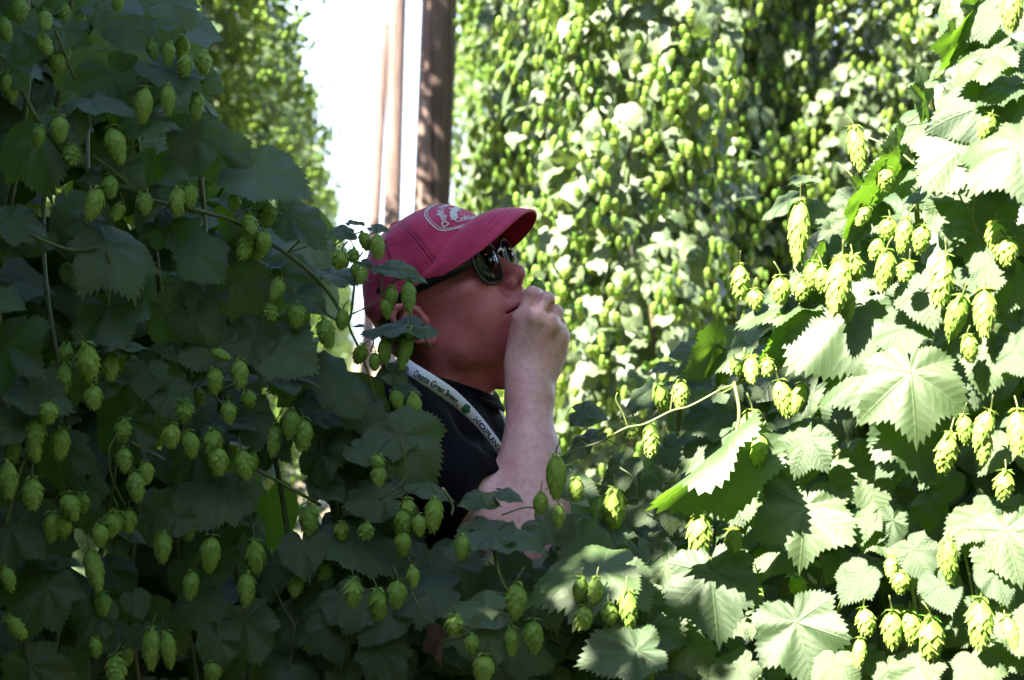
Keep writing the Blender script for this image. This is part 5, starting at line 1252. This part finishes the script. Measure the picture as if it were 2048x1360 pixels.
o = low.leaf(at(884, 1278, 2.46), 62 * PXM(2.46), -18, 5, 'L', tx=-1.4, me=ME_DEAD); o['label'] = 'withered brown leaf, curled up'
low.done()

# ------------------------------------------------------------------ the sunlit plant on the right
RIGHT_POLY = [(1925, -60), (1905, 60), (1870, 190), (1800, 290), (1730, 350), (1640, 420), (1620, 500), (1540, 580), (1480, 640), (1400, 720), (1330, 830), (1230, 900), (1170, 980), (1130, 1060), (1130, 1420), (2190, 1420), (2190, -60)]
YR = lambda x: 2.70 - 0.30 * min(max((x - 1150) / 900.0, 0), 1)
rt = Plant((0.42, 2.62, 0), 'sunlit hop bine with glaring pale leaves filling the right of the picture', 'hop plants in the foreground', 44)
RK = [(1424, 1146, 162, 14, 24, 'L', -.06), (1292, 1262, 128, 82, 52, 'H', -.06), (1612, 1012, 155, -5, 28, 'L', -.03), (1560, 925, 115, 15, 30, 'T', -.02), (1616, 876, 98, -20, 30, 'L', -.03), (1815, 838, 150, 10, 22, 'L', -.01), (1720, 930, 125, 20, 18, 'L', .03), (1593, 1244, 150, 20, 18, 'L', -.05), (1722, 1150, 82, -40, 38, 'T', -.03), (1825, 1100, 82, 25, 28, 'T', -.03),
      (1960, 1040, 95, -60, 50, 'T', -.02), (2010, 1060, 130, 15, 25, 'L', -.03), (1480, 1335, 88, -50, 40, 'T', -.05), (1840, 1330, 95, -40, 40, 'T', -.04), (1880, 1170, 82, 20, 35, 'H', -.04), (1990, 1150, 80, 10, 35, 'H', -.04), (1337, 1125, 92, -40, 40, 'T', -.02), (1238, 1135, 80, -50, 58, 'T', .0),
      (1700, 626, 205, -38, 30, 'T', -.02), (1821, 656, 100, -72, 48, 'T', -.02), (1847, 572, 110, 18, 38, 'T', -.02), (1741, 745, 135, -75, 42, 'L', -.03), (1822, 746, 170, 5, 24, 'L', -.05), (1590, 605, 145, -72, 66, 'T', -.02), (1620, 560, 75, -60, 25, 'T', .02), (1580, 665, 105, -35, 30, 'T', .03), (1498, 692, 125, -82, 62, 'H', .0), (1420, 705, 90, -80, 55, 'H', .02), (1385, 698, 60, -75, 55, 'H', .03),
      (1628, 424, 64, 55, 30, 'H', .0), (1712, 405, 92, -12, 22, 'L', .03), (1745, 420, 80, -20, 42, 'L', .0), (1455, 880, 135, -60, 42, 'T', .02), (1985, 700, 110, -8, 22, 'T', -.02), (2030, 700, 90, 30, 45, 'T', -.03), (1985, 525, 90, -5, 32, 'H', -.02), (2030, 560, 95, -30, 25, 'T', .0),
      (1958, 216, 128, -72, 22, 'H', -.03), (1988, 106, 120, -80, 48, 'L', -.03), (2010, 106, 90, 60, 40, 'T', -.02), (1970, 30, 92, -60, 32, 'T', -.02), (1930, 80, 66, -30, 30, 'T', .0), (1838, 252, 85, -165, 40, 'T', .0), (1835, 250, 85, -78, 60, 'T', .0), (1790, 340, 122, -72, 60, 'H', .0), (1862, 285, 62, -50, 32, 'H', .0), (1930, 295, 150, -48, 36, 'T', -.04), (2040, 292, 160, -55, 42, 'L', -.06),
      (1920, 400, 130, 40, 35, 'L', .03), (1602, 360, 52, 75, 66, 'H', -.02), (1608, 360, 44, -70, 68, 'H', -.02), (1578, 400, 78, -82, 66, 'H', -.02), (1888, 130, 44, -50, 55, 'H', .0), (1865, 160, 62, -80, 68, 'H', .0), (2020, 175, 90, -70, 58, 'T', -.02), (2010, 330, 80, 20, 30, 'T', .02), (2035, 215, 70, 10, 30, 'H', -.02), (1980, 400, 80, 40, 40, 'T', .02),
      (1165, 825, 62, 62, 45, 'H', .04), (1168, 825, 46, -60, 48, 'H', .04), (1178, 880, 92, -80, 68, 'H', .04), (1305, 780, 98, -82, 70, 'H', .02), (1390, 770, 90, -78, 62, 'T', .02), (1330, 735, 40, -60, 60, 'H', .02), (1430, 830, 92, -62, 45, 'T', .03), (1345, 900, 80, 60, 45, 'T', .04), (1250, 930, 85, -50, 45, 'T', .05), (1305, 1010, 80, -60, 40, 'T', .05), (1665, 500, 85, 30, 40, 'H', .03), (1740, 520, 90, 25, 45, 'T', .03),
      (1900, 760, 90, 40, 40, 'T', .02), (1560, 1100, 90, -30, 45, 'T', .02), (1490, 985, 90, -40, 35, 'T', .0), (1465, 1000, 70, 20, 30, 'T', -.01), (1745, 1060, 85, 30, 40, 'T', .02), (1950, 1330, 90, 20, 35, 'T', -.04), (2035, 1240, 85, 0, 35, 'T', -.04), (1670, 1330, 85, 10, 35, 'T', -.05), (1780, 1340, 70, 20, 40, 'H', -.04), (1380, 1300, 80, 30, 35, 'T', -.05), (1210, 1030, 80, 30, 50, 'T', .04)]
for (px, py, sz, a, q) in [(1952, 12, 95, -40, -20), (1915, 70, 80, -20, -15), (1850, 205, 90, -150, -10), (1800, 322, 125, -72, -25), (1722, 395, 100, -8, -15), (1640, 530, 90, -60, -25), (1590, 640, 110, -40, -20), (1430, 690, 100, -80, -28), (1905, 230, 70, 10, -15)]:
    Y = YR(px) - 0.01; rt.leaf(at(px, py, Y), sz * PXM(Y), a, q, 'THTL'[int(px) % 4], tx=1.5 + rt.r.uniform(-.3, .5))    # backlit ones
for (px, py, sz, a, q, k, dy) in RK:
    Y = YR(px) + dy; rt.leaf(at(px, py, Y), sz * 0.87 * PXM(Y), a, q, k, tx=rt.r.normal(-0.33, .16))
Y = 2.50; o = rt.leaf(at(1458, 892, Y), 205 * PXM(Y), -46, -42, 'L', tx=0.70, tw=0, me=ME_ROLLED); o['label'] = 'rolled-up leaf glowing yellow green with a brown edge'
RC = [(1708, 300, 82, 40), (1601, 466, 114, 44), (1770, 360, 44, 46), (2024, 22, 78, 46), (1983, 257, 48, 38), (1480, 565, 64, 38), (1561, 582, 54, 42), (1507, 602, 42, 34), (1627, 551, 52, 36), (1601, 584, 40, 34), (1684, 576, 106, 52), (1774, 543, 76, 42), (1814, 474, 66, 38), (1847, 481, 52, 38), (1818, 547, 42, 38), (1891, 565, 96, 46), (1970, 628, 88, 48), (1924, 640, 84, 44), (1935, 700, 52, 36), (1990, 477, 58, 42), (2013, 507, 52, 50),
      (1737, 437, 40, 26), (1779, 459, 42, 38), (1502, 745, 54, 34), (1362, 790, 52, 38), (1557, 800, 68, 40), (1504, 863, 74, 46), (1520, 903, 60, 42), (1605, 800, 58, 30), (1928, 860, 54, 34), (1980, 863, 72, 42), (2035, 867, 84, 44), (1535, 738, 34, 30), (1469, 736, 34, 30), (1303, 880, 62, 36), (1231, 1025, 84, 46), (1199, 1028, 62, 36), (1399, 1075, 82, 52), (1465, 1085, 46, 38), (1386, 997, 58, 36), (1247, 1110, 32, 42), (1895, 1125, 78, 42),
      (1784, 1137, 42, 28), (1800, 1166, 42, 40), (1728, 1245, 52, 38), (1784, 1262, 70, 44), (1821, 1257, 60, 40), (1862, 1278, 76, 54), (1962, 1249, 94, 52), (2011, 1270, 64, 36), (1291, 1336, 60, 44), (1900, 910, 74, 44), (1970, 897, 60, 36), (2011, 972, 52, 40), (1722, 1307, 54, 30), (1315, 801, 58, 36), (1266, 861, 36, 30), (1644, 560, 48, 36), (1706, 540, 50, 36), (1760, 500, 44, 34), (1690, 610, 60, 40)]
for (px, py, h, w) in RC:
    Y = YR(px) - 0.045 + rt.r.uniform(-0.015, 0.015); rt.cone(at(px, py - h * 0.56, Y), h * PXM(Y) * 1.22, cone_kind(h * (1.12 if h > 76 else 1), w), width=w * PXM(Y) * 1.08, lean=abs(rt.r.normal(0, .24)))
for pts, r in [([(1955, 470), (1945, 430), (1952, 390), (1958, 372)], .0018), ([(1930, 415), (1918, 390), (1902, 378)], .0014), ([(1930, 418), (1948, 425)], .0022), ([(1601, 412), (1612, 392), (1608, 362)], .0011), ([(1601, 412), (1580, 402)], .0010), ([(1725, 270), (1760, 285), (1800, 305), (1830, 330)], .0013), ([(1440, 780), (1500, 758), (1560, 735), (1640, 700)], .0022), ([(1742, 690), (1750, 730), (1790, 755)], .0016), ([(1490, 695), (1480, 760), (1440, 790)], .0016), ([(1230, 1005), (1255, 1000), (1278, 995)], .0012), ([(1275, 1010), (1270, 960), (1240, 935)], .0012),
               ([(1560, 1000), (1620, 960), (1680, 900)], .0024), ([(1640, 1340), (1660, 1260), (1690, 1190)], .0022), ([(1800, 1340), (1830, 1240), (1820, 1150)], .0022), ([(1300, 1310), (1298, 1290), (1295, 1270)], .0016), ([(1950, 1220), (1940, 1160), (1930, 1110)], .0014)]:
    rt.stem([at(x, y, YR(x) - 0.015) for x, y in pts], r)
for k in range(8):
    x0 = 1330 + 100 * k; rt.stem([at(x0 + 30 * math.sin(y / 170.0 + k) + 0.10 * (1400 - y) * (1 if k < 5 else 0.3), y, 2.80 + 0.05 * math.cos(y / 150.0 + 2 * k)) for y in range(int(720 - 110 * k) if k < 6 else -80, 1480, 110)], 0.0035)
def right_fill(n, y0, y1, smin, smax, bulk=False):
    for _ in range(n):
        x, y = poly_pt(rt.r, RIGHT_POLY); Y = YR(x) + rt.r.uniform(y0, y1); s = rt.r.uniform(smin, smax) * PXM(Y); a, q = rt.r.normal(-15, 42), rt.r.uniform(15, 60)
        if bulk: bulk_leaf(rt, at(x + 20, y + 35, Y), s, a, q)
        else: rt.leaf(at(x + 10, y + 15, Y), s, a, q, 'LTHH'[rt.r.integers(4)], tx=rt.r.normal(-0.3, .25))
right_fill(165, -0.03, 0.10, 30, 72); right_fill(70, 0.12, 0.24, 55, 95); right_fill(650, 0.28, 0.52, 70, 110, True)
for _ in range(26):
    x, y = poly_pt(rt.r, RIGHT_POLY); Y = YR(x) + rt.r.uniform(0.02, 0.12); rt.cone(at(x + 10, y + 20, Y), rt.r.uniform(42, 66) * PXM(Y), ('egg', 'fat', 'small', 'egg')[rt.r.integers(4)])
rt.done()
